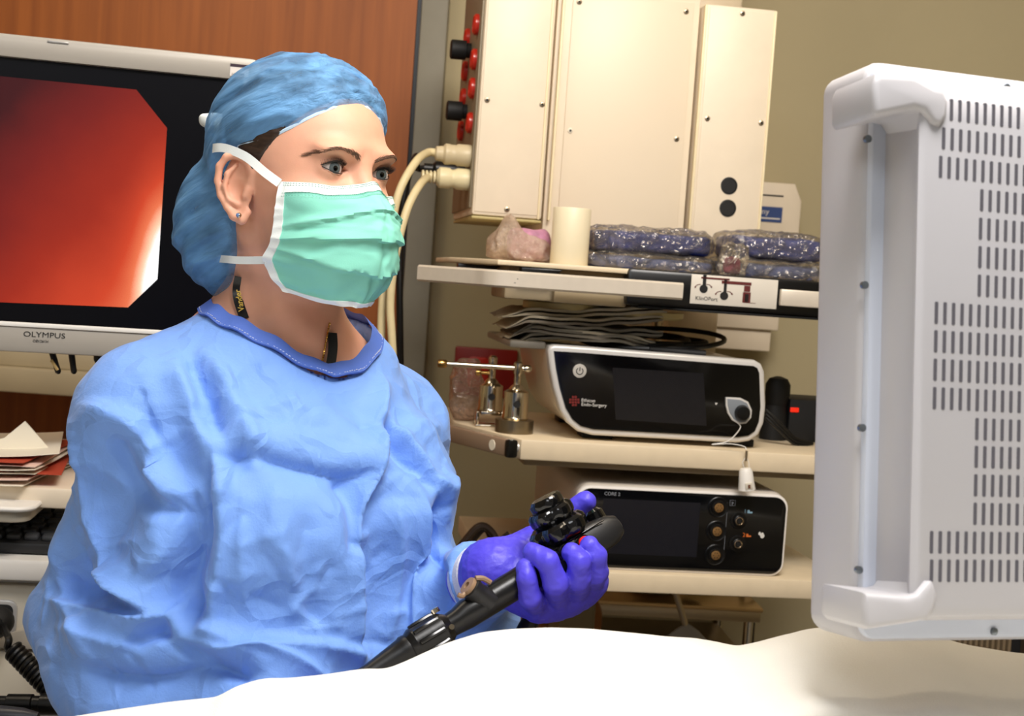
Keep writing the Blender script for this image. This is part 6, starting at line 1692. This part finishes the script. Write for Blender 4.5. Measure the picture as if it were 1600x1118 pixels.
ln = MB().ribbon(pts, .0095, [(CAM - p).normalized() for p in pts], .0012).build('lanyard', m_black, woman)
p0 = onskin(378, 487, .004); p1 = onskin(371, 452, .004); dxv = (p1 - p0).normalized(); nv2 = (CAM - p0).normalized(); nv2 = (nv2 - dxv * nv2.dot(dxv)).normalized(); dyv = nv2.cross(dxv)
text('lettering', 'Vander', mat('gold_print', '#c9a832', .5), ln, Matrix.Translation(p0 + nv2 * .0018 - dyv * .0025) @ Matrix((dxv, dyv, nv2)).transposed().to_4x4(), .0082, bold=.0001)

# ================================================================== gloves
m_glove = mat('nitrile_indigo', '#5148d6', .42, var=.06, vscale=40, bump=.35, bscale=170, bdist=.0018, spec=.4)
def V3(*a): return A3(P(*a))
pinky = [V3(842, 944, 1.325), V3(828, 932, 1.268), V3(823, 902, 1.262), V3(820, 886, 1.266)]
ring_ = [V3(872, 938, 1.330), V3(868, 910, 1.268), V3(855, 876, 1.262), V3(832, 862, 1.270)]
midd = [V3(900, 925, 1.335), V3(903, 903, 1.277), V3(905, 878, 1.270), V3(893, 863, 1.277)]
indx = [V3(922, 908, 1.345), V3(931, 893, 1.288), V3(931, 868, 1.280), V3(921, 852, 1.281)]
thumb = [V3(775, 888, 1.352), V3(832, 850, 1.362), V3(884, 808, 1.366), V3(915, 783, 1.362)]
wrist = A3(LW) + A3(ax) * -.012; wr2 = A3(LW) + A3(ax) * .028
def glovef(p):
    d = s_chain(p, [wrist, wr2], [.0335, .0285], .006)
    for ch_, r0 in ((pinky, .0175), (ring_, .0185), (midd, .0185), (indx, .0175)):
        d = smin(d, s_cap(p, wr2, ch_[0], .024, r0), .012)
    d = smin(d, s_cap(p, wr2, thumb[1], .026, .0155), .012)
    fg = None
    for ch_, rr_ in ((pinky, (.0120, .0098, .0086, .0078)), (ring_, (.0130, .0112, .0098, .0088)), (midd, (.0130, .0112, .0100, .0090)), (indx, (.0128, .0110, .0098, .0088))):
        c = s_chain(p, ch_, rr_, .003); fg = c if fg is None else smin(fg, c, .0016)
    d = smin(d, fg, .005)
    d = smin(d, s_chain(p, thumb, (.0200, .0145, .0118, .0100), .004), .007)
    return d
lo_ = np.array(P(735, 960, 1.25)); 
gx = span(float(P(725, 900, 1.36).x) - .02, float(P(945, 850, 1.30).x) + .02, .0016); gy = span(1.235, 1.42, .0016); gz_ = span(float(P(830, 975, 1.3).z) - .01, float(P(900, 770, 1.36).z) + .012, .0016)
v, q = surfnet(glovef, gx, gy, gz_)
nr = vnormals(v, q); w_ = np.exp(-np.linalg.norm(v - A3(LW), axis=1) / .04)
v = v + nr * (.0006 * (1 - 2 * np.abs(vnoise(v * 130, 3))) + .002 * w_ * vnoise(v * np.array((60, 60, 60)), 4))[:, None]
gl = meshify('glove', v, q, m_glove, woman); gl['label'] = 'indigo nitrile glove on the left hand'
# right hand in its glove, behind the blanket edge
axr = (RW - RE).normalized(); up_ = Vector((0, 0, 1)); sd = axr.cross(up_).normalized()
def R(a_, b_, c_): return A3(RW + axr * a_ + sd * b_ + up_ * (c_ - .012 - .25 * max(0, a_)))
def glover(p):
    d = s_cap(p, R(-.03, 0, 0), R(.02, 0, 0), .030, .027)
    for k, b_ in enumerate((-.030, -.010, .010, .030)):
        L_ = (.95, 1.05, 1.0, .8)[k]; base_k = R(.085, b_, .0)
        d = smin(d, s_cap(p, R(.02, b_ * .4, 0), base_k, .022, .014), .010)
        d = smin(d, s_chain(p, [base_k, R(.085 + .040 * L_, b_, -.008), R(.085 + .055 * L_, b_, -.030), R(.085 + .050 * L_, b_, -.048)], (.0112, .0100, .0092, .0082), .003), .003)
    d = smin(d, s_chain(p, [R(.02, -.02, -.005), R(.055, -.048, -.02), R(.085, -.050, -.035), R(.105, -.042, -.045)], (.018, .013, .011, .0092), .004), .006)
    return d
c = A3(RW); v, q = surfnet(glover, span(c[0] - .08, c[0] + .2, .0035), span(c[1] - .2, c[1] + .1, .0035), span(c[2] - .11, c[2] + .06, .0035))
g2 = meshify('glove', v, q, m_glove, woman); g2['label'] = 'indigo nitrile glove on the right hand'
# trousers and shoes
for s in (-1, 1):
    hp = A3(NB) + BR[1] * s * .09
    MB().rings([[(hp[0] + rr_ * math.cos(a_), hp[1] + rr_ * math.sin(a_), z_) for a_ in np.linspace(0, 2 * PI, 25)[:-1]] for rr_, z_ in ((.075, .09), (.072, .12), (.085, .40), (.098, .70), (.1, .80))]).build('trouser_leg', mat('scrub_blue', '#2f4770', .8), woman)
    ft = A3(NB) + BR[1] * s * .10
    MB().rings([[tuple(ft + BR[0] * (.055 + .135 * k_ * math.cos(a_)) + BR[1] * (.052 * k_ * math.sin(a_)) - np.array((0, 0, NB.z - z_))) for a_ in np.linspace(0, 2 * PI, 25)[:-1]] for k_, z_ in ((.98, .0), (1.0, .012), (.98, .04), (.86, .075), (.6, .09))]).build('shoe', m_blackm, woman)
